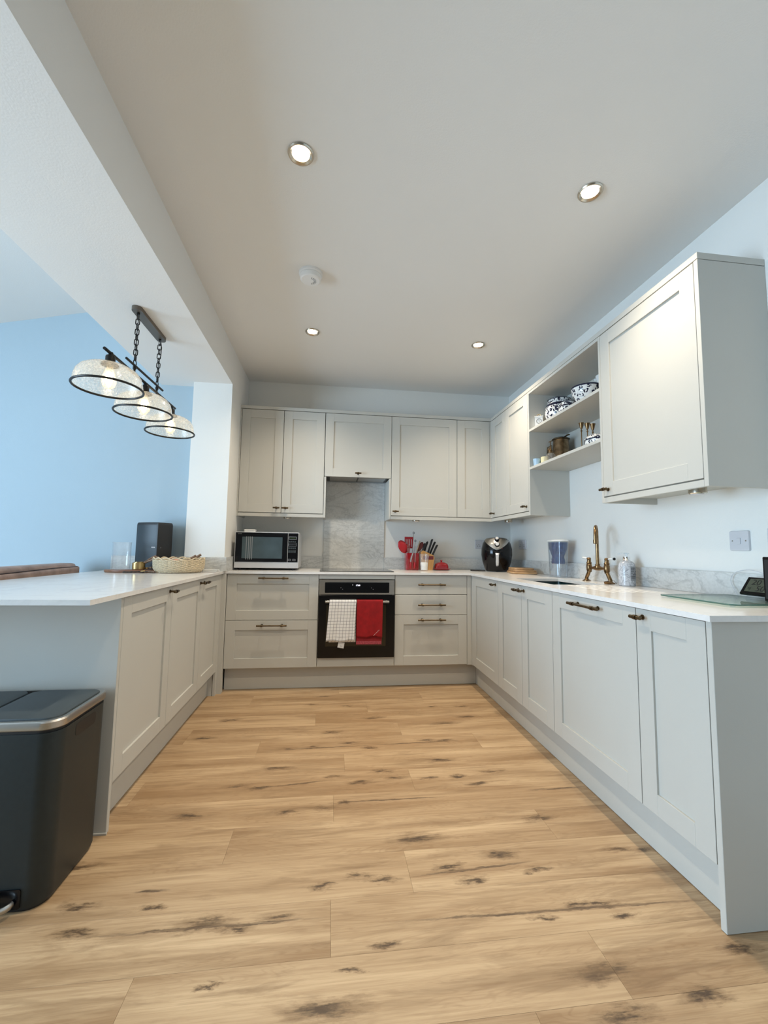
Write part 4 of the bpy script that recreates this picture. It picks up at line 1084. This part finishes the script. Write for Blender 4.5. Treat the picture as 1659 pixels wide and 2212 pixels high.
# ------------------------------------------------------------------ soap bottle
t = put('soap_dispenser', 'white marble-look soap bottle with a chrome collar and clear pump', 'soap bottle', (1.442, -1.157, ZW), math.radians(-35))
b = bm_new(); lathe(b, [(0, .0006), (.040, .0006), (.043, .004), (.043, .108), (.040, .122), (.030, .134), (.017, .141), (.0, .141)], 36); obj('bottle', b, 'marbw', t, True)
b = bm_new(); lathe(b, [(.017, .140), (.0175, .141), (.0175, .162), (.0, .163)], 24); obj('collar', b, mat('chrome', (.85, .85, .86), .06, 1.0), t, True)
b = bm_new(); tube(b, [(0, 0, .163), (0, 0, .178)], .006, 12); lathe(b, [(0, .176), (.014, .177), (.013, .183), (0, .184)], 20); tube(b, [(0, 0, .180), (-.02, .01, .181), (-.042, .02, .176)], .004, 10); obj('pump', b, 'glassw', t, True)
b = bm_new(); rows = []
for i in range(9):
    a = math.radians(-68 + 10 * i) ; rows.append((.0434 * math.cos(a), .0434 * math.sin(a)))
for (x0, y0), (x1, y1) in zip(rows, rows[1:]):
    vs = [b.verts.new(p) for p in ((x0, y0, .03), (x1, y1, .03), (x1, y1, .108), (x0, y0, .108))]; b.faces.new(vs)
lb_ = obj('label', b, mat('label_grey', (.30, .31, .33), .5), t, True)
b = bm_new()
for k in range(7):
    for i in range(1, 8):
        if (i + k) % 5 == 0: continue
        a = math.radians(-68 + 10 * i); c_, s_ = math.cos(a), math.sin(a); z_ = .098 - k * .009
        p0 = Vector((.0437 * c_, .0437 * s_, z_)); tdir = Vector((-s_, c_, 0)) * .0028
        vs = [b.verts.new(p) for p in (p0 - tdir, p0 + tdir, p0 + tdir + Vector((0, 0, .004)), p0 - tdir + Vector((0, 0, .004)))]; b.faces.new(vs)
obj('label_print', b, 'ink', lb_, True)

# ------------------------------------------------------------------ right end of the worktop
t = put('glass_worktop_saver', 'clear glass worktop protector with green edges near the camera', 'glass board', (1.34, -1.87, ZW))
b = bm_new(); P_ = rrect(-.17, .165, -.175, .165, .03, 6)
prism(b, P_, .0065, .0115); obj('sheet', b, 'glasst', t, True, smooth=False)
b = bm_new(); tube(b, [Vector((x, y, .009)) for x, y in P_], .0031, 6, closed=True); obj('edge', b, 'greenedge', t, True)
for x_, y_ in ((-.14, -.145), (-.14, .135), (.135, .135), (.135, -.145)): b = bm_new(); lathe(b, [(0, .0004), (.008, .0004), (.007, .0064), (0, .0064)], 14, (x_, y_, 0)); obj('foot', b, 'glassw', t, True)
t = put('digital_thermometer', 'black digital temperature display reading 20 and 50 beside the wall', 'thermometer', (1.415, -1.917, ZW + .0118))
MxT = Matrix.Translation((0, 0, .0)) @ Matrix.Rotation(math.radians(0), 4, 'Z')
tilt = math.radians(36)
# face points towards -x and up
ex = Vector((0, -1, 0)); ey = Vector((math.sin(tilt), 0, math.cos(tilt))); nrm = ex.cross(ey)
def TF(u, v, w_): return ex * u + ey * v + nrm * w_ + Vector((0, 0, .018))
b = bm_new(); add_box(b, -.078, .085, 0, .082, -.012, 0, .003, TF); hs = obj('housing', b, 'blk', t, True)
b = bm_new(); add_box(b, -.062, .080, .012, .072, .0003, .001, 0, TF); obj('display', b, 'lcd', hs, True)
text('temperature_reading', '20', .036, basis(TF(-.030, .055, .0014), ex, ey), 'ink', hs, local=True)
text('humidity_reading', '50', .036, basis(TF(-.004, .027, .0014), ex, ey), 'ink', hs, local=True)
text('small_reading', '12', .014, basis(TF(-.047, .026, .0014), ex, ey), 'ink', hs, local=True)
b = bm_new(); prism(b, [(-.005, .0003), (.045, .0003), (.045, .055), (.012, .018)], -.05, .05, F=lambda x, z, y: Vector((x, y, z))); obj('clear_stand', b, 'glassw', t, True, smooth=False)
b = bm_new(); tube(b, [Vector(p) for p in smooth_path((1.49, -1.765, ZW + .014), (1.497, -1.742, .935), (1.50, -1.727, .962), (1.50, -1.733, .99), (1.50, -1.757, 1.008), (1.50, -1.80, 1.018), (1.50, -1.84, 1.015), (1.50, -1.875, 1.004), (1.50, -1.91, .98))], .0014, 6)
tag(obj('probe_cable', b, 'plate'), 'thin grey sensor cable looping above the thermometer', 'cable')
t = put('tablet_stand', 'black upright tablet at the right edge of the photo on the worktop', 'tablet', (1.40, -2.055, ZW + .0118))
b = bm_new(); add_box(b, -.008, .008, -.095, .095, .0005, .165, .003); obj('tablet', b, 'blk', t, True)
b = bm_new(); add_box(b, -.0086, -.008, -.087, .087, .01, .155); obj('screen', b, 'blkm', t, True, smooth=False)

# ------------------------------------------------------------------ wall switches & sockets
def plate(name, label, cat, F, u0, u1, v0, v1, kind):
    c = F((u0 + u1) / 2, (v0 + v1) / 2, 0)
    t = thing(name, label, cat, c)
    bm = bm_new(); P_ = rrect(u0, u1, v0, v1, .006, 5); q = lambda k, w_: [F((u0 + u1) / 2 + (x - (u0 + u1) / 2) * k, (v0 + v1) / 2 + (y - (v0 + v1) / 2) * k, w_) for x, y in P_]
    loft(bm, [q(1, .0004), q(1, .006), q(.97, .009)]); obj('plate', bm, 'plate', t)
    um, vm = (u0 + u1) / 2, (v0 + v1) / 2
    bm = bm_new()
    for s in (-1, 1): tube(bm, [F(um + s * .030 if u1 - u0 < .1 else um + s * .060, vm, .008), F(um + s * .030 if u1 - u0 < .1 else um + s * .060, vm, .0098)], .0032, 10)
    obj('screws', bm, 'steel', t)
    if kind == 'switch':
        bm = bm_new(); add_box(bm, um - .008, um + .008, vm - .014, vm + .012, .009, .0125, .001, F); obj('rocker', bm, 'plate', t, smooth=False)
    else:
        bm = bm_new(); bm2 = bm_new()
        for s in (-1, 1):
            cu = um + s * .036
            for du, dv in ((0, .0), (-.011, -.016), (.011, -.016)): add_box(bm, cu + du - .0025, cu + du + .0025, vm + dv - .004, vm + dv + .004, .0088, .0094, 0, F)
            add_box(bm2, um + s * .012 - .005, um + s * .012 + .005, vm + .014, vm + .03, .009, .012, .001, F)
        obj('pin_slots', bm, 'ink', t, smooth=False); obj('rockers', bm2, 'plate', t, smooth=False)
WR, WB = FR(XW), FB(YB)
plate('light_switch', 'single white switch plate on the right wall above the glass board', 'switch', WR, -1.794, -1.706, 1.097, 1.183, 'switch')
plate('wall_socket', 'double socket on the right wall beside the air fryer', 'socket', WR, .262, .408, 1.098, 1.184, 'socket')
plate('wall_socket', 'double socket on the back wall half hidden by the air fryer', 'socket', WB, 1.172, 1.318, 1.097, 1.183, 'socket')
plate('wall_socket', 'double socket cut by the right edge of the photo', 'socket', WR, -2.015, -1.869, 1.105, 1.19, 'socket')

# ------------------------------------------------------------------ open shelf contents
Z1, Z2 = 1.9816, 1.6986
t = put('mantel_clock', 'small white and gold carriage clock at the left of the upper shelf', 'clock', (1.29, -.475, Z1), math.radians(-30))
b = bm_new(); add_box(b, -.030, .030, -.022, .022, .0005, .008, .001); add_box(b, -.027, .027, -.019, .019, .008, .088, .001); add_box(b, -.030, .030, -.022, .022, .088, .094, .001); obj('case', b, 'porc', t, True, smooth=False)
b = bm_new(); pts = [Vector((.017 * math.cos(2 * PI * k / 24), -.0195, .056 + .017 * math.sin(2 * PI * k / 24))) for k in range(24)]; tube(b, pts, .0014, 6, closed=True); tube(b, [(0, -.0198, .056), (0, -.0198, .067)], .0008, 5); tube(b, [(0, -.0198, .056), (.007, -.0198, .052)], .0008, 5); obj('dial', b, 'ink', t, True)
b = bm_new(); tube(b, [(-.013, 0, .094), (-.011, 0, .108), (0, 0, .113), (.011, 0, .108), (.013, 0, .094)], .0025, 8); obj('carrying_handle', b, 'goldb', t, True)
def china_mat():
    m, t_, b_ = nt('blue_willow_print'); L = t_.links.new
    tc = N(t_, 'ShaderNodeTexCoord'); n = N(t_, 'ShaderNodeTexNoise'); n.inputs['Scale'].default_value = 85; n.inputs['Detail'].default_value = 4; L(tc.outputs['Object'], n.inputs[0])
    v = N(t_, 'ShaderNodeTexVoronoi'); v.inputs['Scale'].default_value = 45; L(tc.outputs['Object'], v.inputs[0])
    m1 = N(t_, 'ShaderNodeMath', operation='GREATER_THAN'); m1.inputs[1].default_value = .47; L(n.outputs[0], m1.inputs[0])
    m2 = N(t_, 'ShaderNodeMath', operation='LESS_THAN'); m2.inputs[1].default_value = .52; L(v.outputs[0], m2.inputs[0])
    m3 = N(t_, 'ShaderNodeMath', operation='MULTIPLY'); L(m1.outputs[0], m3.inputs[0]); L(m2.outputs[0], m3.inputs[1])
    mx = N(t_, 'ShaderNodeMix', data_type='RGBA'); mx.inputs[6].default_value = (.80, .81, .80, 1); mx.inputs[7].default_value = (.012, .014, .04, 1)
    L(m3.outputs[0], mx.inputs[0]); L(mx.outputs[2], b_.inputs['Base Color']); b_.inputs['Roughness'].default_value = .15
    return m
MT['china'] = china_mat()
def band(t, r, z, h, m='navy', name='band'):
    bm = bm_new(); lathe(bm, [(r, z), (r + .0012, z), (r + .0012, z + h), (r, z + h)], 36); obj(name, bm, m, t, True)
def jar(name, label, cat, loc, R, H, lid=True, neck=.72):
    t = thing(name, label, cat, loc)
    bm = bm_new(); lathe(bm, [(0, .0005), (R * .6, .0005), (R * .68, .006), (R * .95, H * .35), (R, H * .5), (R * .96, H * .68), (R * .86, H * .80), (R * .80, H * .82), (R * .80, H * .86), (0, H * .86)], 40); obj('body', bm, 'china', t, True)
    bm = bm_new(); lathe(bm, [(R * .945, H * .70), (R * .965, H * .70), (R * .895, H * .78), (R * .87, H * .79)], 40); obj('border', bm, 'navy', t, True)
    bm = bm_new(); lathe(bm, [(R * .80, H * .865), (R * .82, H * .87), (R * .82, H * .93), (R * .74, H * .97), (0, H)], 40); ld = obj('lid', bm, 'china', t, True)
    bm = bm_new(); lathe(bm, [(R * .825, H * .955), (R * .83, H * .962), (R * .76, H * .985), (R * .70, H * 1.0)], 40); obj('lid_rim', bm, 'navy', ld, True)
    return t
jar('ginger_jar', 'tall blue and white lidded china jar, largest on the upper shelf', 'jar', (1.405, -.555, Z1), .098, .205)
jar('china_pot', 'smaller blue and white china pot beside the tallest jar', 'pot', (1.372, -.724, Z1), .062, .122)
t = put('china_bowl', 'wide blue and white china bowl towards the right of the upper shelf', 'bowl', (1.312, -1.028, Z1))
b = bm_new(); lathe(b, [(0, .0005), (.045, .0005), (.05, .01), (.078, .055), (.087, .095), (.085, .103), (.080, .095), (.070, .055), (.045, .016), (0, .014)], 44); obj('bowl', b, 'china', t, True)
band(t, .0865, .094, .009, name='rim_band')
t = put('navy_cup', 'small dark navy cup behind the wide china bowl', 'cup', (1.44, -.812, Z1))
b = bm_new(); lathe(b, [(0, .0005), (.024, .0005), (.033, .03), (.036, .125), (.033, .125), (.03, .03), (0, .01)], 28); obj('cup', b, 'navy', t, True)
t = put('white_pitcher', 'white ceramic pitcher at the right end of the upper shelf', 'pitcher', (1.457, -.990, Z1))
b = bm_new(); lathe(b, [(0, .0005), (.04, .0005), (.05, .01), (.066, .06), (.058, .12), (.042, .16), (.048, .205), (.045, .206), (.038, .16), (0, .05)], 36); obj('body', b, 'porc', t, True)
b = bm_new(); tube(b, [(0, .044, .195), (0, .075, .19), (0, .088, .155), (0, .078, .11), (0, .058, .08)], .007, 10); tube(b, [(0, .05, .2), (-.01, .075, .208)], .009, 8); obj('handle', b, 'porc', t, True)
# lower shelf
t = put('tealight_cup', 'small pale blue cup at the left end of the lower shelf', 'cup', (1.262, -.487, Z2))
b = bm_new(); lathe(b, [(0, .0005), (.021, .0005), (.022, .004), (.027, .055), (.025, .055), (.02, .01), (0, .008)], 28); obj('cup', b, 'pblue', t, True)
t = put('cream_candle', 'small cream candle beside the pale blue cup', 'candle', (1.298, -.532, Z2))
b = bm_new(); lathe(b, [(0, .0005), (.025, .0005), (.026, .004), (.026, .060), (.023, .062), (0, .060)], 28); obj('wax', b, 'cream', t, True)
b = bm_new(); tube(b, [(0, 0, .062), (.001, 0, .072)], .001, 6); obj('wick', b, 'ink', t, True)
t = put('plant_mister', 'glass and brass plant mister with a tall plunger on the lower shelf', 'mister', (1.305, -.603, Z2))
b = bm_new(); lathe(b, [(0, .0005), (.038, .0005), (.041, .006), (.041, .04), (.032, .062), (.018, .075), (.014, .078), (0, .078)], 28); obj('bottle', b, 'glassc', t, True)
b = bm_new(); lathe(b, [(0, .076), (.017, .077), (.017, .088), (.010, .094), (.007, .108), (.007, .118), (0, .118)], 20); tube(b, [(0, 0, .112), (0, 0, .158)], .003, 8); tube(b, [(0, -.018, .158), (0, .018, .158)], .0035, 8); sphere(b, (0, .022, .104), .009, 10); tube(b, [(0, .0, .104), (0, .02, .104)], .004, 8); obj('pump', b, 'brass', t, True)
t = put('brass_tankard', 'antique brass lidded tankard on the lower shelf', 'tankard', (1.425, -.532, Z2))
b = bm_new(); lathe(b, [(0, .0005), (.066, .0005), (.070, .006), (.067, .02), (.063, .06), (.057, .065), (.057, .07), (.060, .075), (.056, .14), (.052, .185), (.056, .19), (.048, .192), (0, .19)], 40); obj('body', b, 'bronzel', t, True)
b = bm_new(); lathe(b, [(0, .193), (.060, .193), (.062, .198), (.05, .206), (.012, .214), (0, .215)], 36); tube(b, [(0, -.05, .203), (0, -.085, .206), (0, -.105, .205)], .006, 8, radii=[.005, .008, .010], sq=.5); obj('lid', b, 'bronze', t, True)
b = bm_new(); tube(b, [(-.045, .045, .16), (-.065, .068, .15), (-.068, .072, .10), (-.05, .055, .07)], .005, 10); obj('handle', b, 'bronze', t, True)
for i, (x_, y_, h_, lb) in enumerate(((1.385, -.851, .222, 'tallest and leftmost'), (1.385, -.915, .201, 'middle one'), (1.385, -.970, .180, 'shortest and rightmost'))):
    t = thing('candlestick', 'slender brass candlestick on the lower shelf, ' + lb, 'candlestick', (x_, y_, Z2), 0, 'brass candlesticks on the lower shelf')
    b = bm_new(); lathe(b, [(0, .0005), (.028, .0005), (.028, .004), (.010, .010), (.005, .018), (0, .018)], 24); obj('foot', b, 'goldb', t, True)
    b = bm_new(); tube(b, [(0, 0, .015), (0, 0, h_ - .04)], .0035, 10); lathe(b, [(0, h_ - .06), (.006, h_ - .056), (.006, h_ - .05), (0, h_ - .046)], 14); obj('shaft', b, 'brass', t, True)
    b = bm_new(); lathe(b, [(0, h_ - .042), (.006, h_ - .04), (.010, h_ - .028), (.013, h_ - .012), (.017, h_), (.0155, h_), (.011, h_ - .012), (0, h_ - .03)], 24); obj('candle_cup', b, 'brass', t, True)
t = put('china_dish', 'low blue and white lidded china dish at the right of the lower shelf', 'dish', (1.365, -1.05, Z2))
b = bm_new(); lathe(b, [(0, .0005), (.045, .0005), (.05, .006), (.072, .03), (.076, .055), (.074, .058), (0, .058)], 40); obj('dish', b, 'china', t, True)
b = bm_new(); lathe(b, [(.076, .0585), (.078, .062), (.06, .082), (.02, .094), (0, .096)], 40); obj('lid', b, 'china', t, True)
band(t, .076, .052, .005, name='rim_band')

# ------------------------------------------------------------------ peninsula items
# speaker
Cn = Vector((-1.446, -.162, ZW))
t = put('speaker', 'tall black portable speaker standing against the wall behind the basket', 'speaker', tuple(Cn))
a_ = math.radians(27); fx = Vector((-math.cos(a_), math.sin(a_), 0)); sx_ = Vector((math.sin(a_), math.cos(a_), 0))
W_, D_, H_ = .203, .150, .352
def spk(u, v): return fx * u + sx_ * v
rings = []
P_ = []
for i in range(13):
    u = W_ * i / 12; bulge = .012 * math.sin(PI * i / 12); P_.append((u, -bulge))
P_ += [(W_, D_ - .02), (W_ - .02, D_), (.02, D_), (0, D_ - .02)]
def ring(k, z):
    cu, cv = W_ / 2, D_ / 2; return [spk(cu + (u - cu) * k, cv + (v - cv) * k) + Vector((0, 0, z)) for u, v in P_]
b = bm_new(); loft(b, [ring(.94, .001), ring(.985, .006), ring(1, .016), ring(1, H_ - .02), ring(.985, H_ - .008), ring(.94, H_)]); obj('cabinet', b, 'blkm', t, True)
b = bm_new(); vs = []
for u, v in P_[:13]:
    if u < .006: u = .006
    if u > W_ - .006: u = W_ - .006
    vs.append([b.verts.new(spk(u, v - .0012) + Vector((0, 0, z))) for z in (.018, H_ - .022)])
for p, q in zip(vs, vs[1:]): b.faces.new([p[0], q[0], q[1], p[1]])
obj('grille', b, 'blackspk', t, True)
nf = -sx_
lc = spk(.026, -.0085) + Vector((0, 0, .172))
text('logo', 'SONOS', .0105, basis(lc, -fx, (0, 0, 1)), 'wprint', t, local=True)
b = bm_new(); tube(b, [spk(-.0006, .032) + Vector((0, 0, .166)), spk(-.0006, .032) + Vector((0, 0, .175))], .0018, 6); obj('side_mark', b, 'print', t, True)

t = put('serving_board', 'round dark wooden board under the glass cylinder and brass cups', 'board', (-1.585, -.245, ZW))
b = bm_new(); P_ = [(.158 * math.cos(2 * PI * k / 48), .072 * math.sin(2 * PI * k / 48)) for k in range(48)]
loft(b, [[Vector((x * k, y * k, z)) for x, y in P_] for k, z in ((.97, .0005), (1, .005), (1, .016), (.98, .0185))]); obj('board', b, 'woodd', t, True)
ZBD = ZW + .0188
t = put('glass_cylinder', 'tall clear glass cylinder vase standing on the wooden board', 'vase', (-1.640, -.245, ZBD))
b = bm_new(); lathe(b, [(0, .0004), (.053, .0004), (.056, .003), (.056, .178), (.059, .183), (.0565, .186), (.053, .180), (.053, .008), (0, .007)], 40); obj('vase', b, 'glassc', t, True)
def mcup(i, x, y, z, r, h, ang, tilt_, lb):
    t = thing('measuring_cup', lb, 'measuring cup', (x, y, z), 0, 'brass measuring cups with wooden handles')
    bm = bm_new(); lathe(bm, [(0, .0005), (r * .9, .0005), (r, .004), (r, h), (r - .0015, h), (r - .0015, .004), (0, .003)], 28); obj('cup', bm, 'goldb', t, True)
    d = Vector((math.cos(ang) * math.cos(tilt_), math.sin(ang) * math.cos(tilt_), math.sin(tilt_)))
    p0 = Vector((math.cos(ang) * r, math.sin(ang) * r, h - .004))
    bm = bm_new(); tube(bm, [p0, p0 + d * .02, p0 + d * .03, p0 + d * .06, p0 + d * .088], .006, 12, radii=[.003, .0035, .006, .008, .0075]); obj('handle', bm, 'woodh', t, True)
mcup(0, -1.528, -.240, ZBD, .040, .046, math.radians(8), math.radians(32), 'largest brass measuring cup, its wooden handle pointing up to the right')
mcup(1, -1.527, -.240, ZBD + .0045, .033, .046, math.radians(-10), math.radians(19), 'brass measuring cup nested in the largest one, handle lower')
mcup(2, -1.526, -.239, ZBD + .009, .026, .044, math.radians(30), math.radians(30), 'smallest nested brass measuring cup, handle farthest back')
t = put('measuring_spoon', 'small brass measuring spoon with a wooden handle lying by the basket', 'measuring spoon', (-1.462, -.322, ZW + .0005))
b = bm_new(); sphere(b, (0, 0, .010), .016, 16, (1, 1, .6)); obj('bowl', b, 'goldb', t, True)
b = bm_new(); tube(b, [(.012, 0, .012), (.03, -.002, .011), (.075, -.004, .009)], .006, 10, radii=[.003, .006, .007]); obj('handle', b, 'woodh', t, True)
t = put('measuring_spoon', 'second wooden-handled measuring spoon lying behind the first', 'measuring spoon', (-1.478, -.228, ZBD))
b = bm_new(); sphere(b, (0, 0, .009), .012, 16, (1, 1, .6)); obj('bowl', b, 'goldb', t, True)
b = bm_new(); tube(b, [(.008, 0, .011), (.02, -.006, .012), (.040, -.022, .014)], .006, 10, radii=[.003, .006, .0065]); obj('handle', b, 'woodh', t, True)
t = put('leaf_garland', 'small dark metal leaf garland lying in front of the brass cups', 'ornament', (-1.50, -.350, ZW))
b = bm_new(); tube(b, [(-.075 + .01 * i, .008 * math.sin(i * 1.1), .004) for i in range(16)], .0016, 6); obj('stem', b, 'leaf', t, True)
for i in range(14):
    b = bm_new(); a = random.uniform(-1.2, 1.2) + (PI if i % 2 else 0); x_ = -.072 + .0108 * i
    sphere(b, (.010 * math.cos(a) + x_, .010 * math.sin(a), .006 + random.uniform(0, .006)), .009, 8, (1.2, .55, .35)); obj('leaf', b, 'leaf', t, True)
# basket
t = put('woven_basket', 'round pale woven basket with a scalloped rim on the peninsula', 'basket', (-1.270, -.215, ZW))
def bR(z): return .128 + .030 * min(1, z / .03) ** .6 + .006 * (z / .09)
b = bm_new(); n = 132
for k in range(15):
    z = .006 + k * .0058; pts = []
    for i in range(n):
        a = 2 * PI * i / n; rr = bR(z) + .0026 * math.cos(a * 22 + (PI if k % 2 else 0)); pts.append(Vector((rr * math.cos(a), rr * math.sin(a), z)))
    tube(b, pts, .0033, 5, closed=True)
wv = obj('weave', b, 'rope', t, True)
b = bm_new()
for i in range(44):
    a = 2 * PI * i / 44; tube(b, [((bR(z)) * math.cos(a), (bR(z)) * math.sin(a), z) for z in (.004, .02, .05, .092)], .0028, 5)
lathe(b, [(0, .002), (.125, .002), (.128, .005), (0, .006)], 44)
obj('stakes', b, 'rope', t, True)
b = bm_new(); pts = []
for i in range(176):
    a = 2 * PI * i / 176; pts.append(Vector((bR(.09) * math.cos(a), bR(.09) * math.sin(a), .092 + .012 * abs(math.sin(a * 8)))))
tube(b, pts, .0036, 6, closed=True)
pts2 = [Vector((p.x * .985, p.y * .985, p.z - .004)) for p in pts]; tube(b, pts2, .003, 5, closed=True)
obj('scalloped_rim', b, 'rope', t, True)
for i, (x_, y_, a0, lb) in enumerate(((.035, .045, 32, 'left'), (.062, .085, 35, 'right'))):
    t = thing('wooden_handle_brush', 'turned wooden handle sticking up out of the basket, %s of the two' % lb, 'utensil', (-1.272 + x_, -.205 + y_, ZW + .008), 0, 'wooden handles in the basket')
    d = Vector((math.cos(math.radians(a0)), .1, math.sin(math.radians(a0))))
    b = bm_new(); tube(b, [Vector((-.09, 0, .018)), Vector((-.09, 0, .018)) + d * .11, Vector((-.09, 0, .018)) + d * .17, Vector((-.09, 0, .018)) + d * .172], .008, 12, radii=[.006, .008, .0092, .006]); obj('handle', b, 'woodh', t, True)
t = put('peach', 'pinkish-brown fruit just showing above the basket rim', 'fruit', (-1.285, -.262, ZW + .008))
b = bm_new(); sphere(b, (0, 0, .048), .048, 20); obj('flesh', b, 'terracotta', t, True)
b = bm_new(); tube(b, [(0, 0, .093), (.003, 0, .102)], .0015, 6); obj('stalk', b, 'woodh', t, True)
for i in range(3):
    t = thing('coaster', 'pale square coaster, %s of the stack beside the upstand' % ('bottom', 'middle', 'top')[i], 'coaster', (-1.075, -.135, ZW + .0004 + i * .0058), math.radians(3 * i - 2), 'stacked coasters')
    b = bm_new(); P_ = rrect(-.05, .05, -.05, .05, .006); prism(b, P_, .0012, .0054); obj('tile', b, 'porc', t, True, smooth=False)
    b = bm_new(); prism(b, rrect(-.048, .048, -.048, .048, .006), 0, .0011); obj('cork', b, 'woodsp', t, True, smooth=False)

# ------------------------------------------------------------------ leather bench behind the peninsula
t = put('leather_bench', 'brown leather upholstered bench seat behind the peninsula, piped back cushion', 'seat', (-2.20, -.85, 0))
b = bm_new(); 
def padbox(bm, x0, x1, y0, y1, z0, z1, r=.03):
    add_box(bm, x0, x1, y0, y1, z0, z1)
    bmesh.ops.bevel(bm, geom=list(bm.edges), offset=r, segments=4, profile=.6, affect='EDGES')
padbox(b, .04, .17, -.95, .815, .40, .945, .035)
for v in b.verts: v.co.z += .006 * math.sin(v.co.y * 9) if v.co.z > .8 else 0
obj('backrest', b, 'leather', t, True, ang=60)
b = bm_new(); padbox(b, .165, .215, -.95, .775, .45, .930, .024)
for v in b.verts:
    if v.co.z > .8: v.co.z -= .028 * max(0, -(v.co.y - .5)) * .9
obj('back_cushion', b, 'leather', t, True, ang=60)
b = bm_new(); tube(b, [Vector((.206, .75 - .08 * i, .926 - .028 * max(0, -(.75 - .08 * i - .5)) * .9)) for i in range(21)], .0028, 6); obj('piping', b, 'leatherd', t, True)
b = bm_new(); padbox(b, -.45, .20, -.95, .815, .30, .45, .04); obj('seat', b, 'leather', t, True, ang=60)
for x_, y_ in ((-.4, -.9), (-.4, .76), (.12, -.9), (.12, .76)):
    b = bm_new(); tube(b, [(x_, y_, .001), (x_, y_, .31)], .02, 12, radii=[.014, .022]); obj('leg', b, 'woodd', t, True)

# ------------------------------------------------------------------ pedal bin
t = put('pedal_bin', 'dark slate double-lid recycling pedal bin with a steel rim', 'bin', (-1.283, -1.752, 0))
bx, by = .25, .157
def rb(k, z, r=.055, ex=0): return [Vector((x, y, z)) for x, y in rrect(-bx * k - ex, bx * k + ex, -by * k - ex, by * k + ex, r * k, 8)]
b = bm_new(); loft(b, [rb(.965, .006), rb(.985, .02), rb(1, .50), rb(1, .505)]); bd = obj('body', b, 'dgrey', t, True)
b = bm_new(); loft(b, [rb(.955, .0008), rb(.965, .012)]); obj('base_ring', b, 'blkm', t, True)
b = bm_new(); loft(b, [rb(.985, .505), rb(.985, .515)]); obj('shadow_gap', b, 'blkm', t, True)
b = bm_new(); loft(b, [rb(1, .515, ex=.002), rb(1, .518, ex=.004), rb(1, .536, ex=.004), rb(1, .541, ex=.001), rb(1, .541, ex=-.010), rb(1, .528, ex=-.010)]); obj('steel_rim', b, 'steel', t, True)
for s in (-1, 1):
    b = bm_new(); P_ = rrect(-.1165, .1165, -.139, .139, .04, 8)
    loft(b, [[Vector((x * k + s * .1205, y * k, z)) for x, y in P_] for k, z in ((1, .529), (1, .540), (.985, .5445), (.90, .5465))]); obj('lid', b, 'lid', t, True)
b = bm_new(); prism(b, rrect(-.055, .065, .452, .492, .012, 5), 0, .004, F=lambda y, z, x: Vector((bx - .0035 + x, y, z))); obj('grip_slot', b, 'blkm', t, True)
b = bm_new(); prism(b, rrect(-.188, .186, .012, .066, .006, 4), 0, .004, F=lambda x, z, y: Vector((x, -by * .985 + .001 - y, z))); ps = obj('pedal_recess', b, 'blk', t, True)
for s in (-1, 1):
    b = bm_new(); pts = [Vector((s * .118 + .05 * math.cos(a), -by - .004 - .045 * math.sin(a) * .8, .030 + .012 * math.cos(a) * 0)) for a in [PI * i / 16 for i in range(17)]]
    tube(b, pts, .006, 10, sq=1.6); obj('pedal', b, 'steel', t, True)
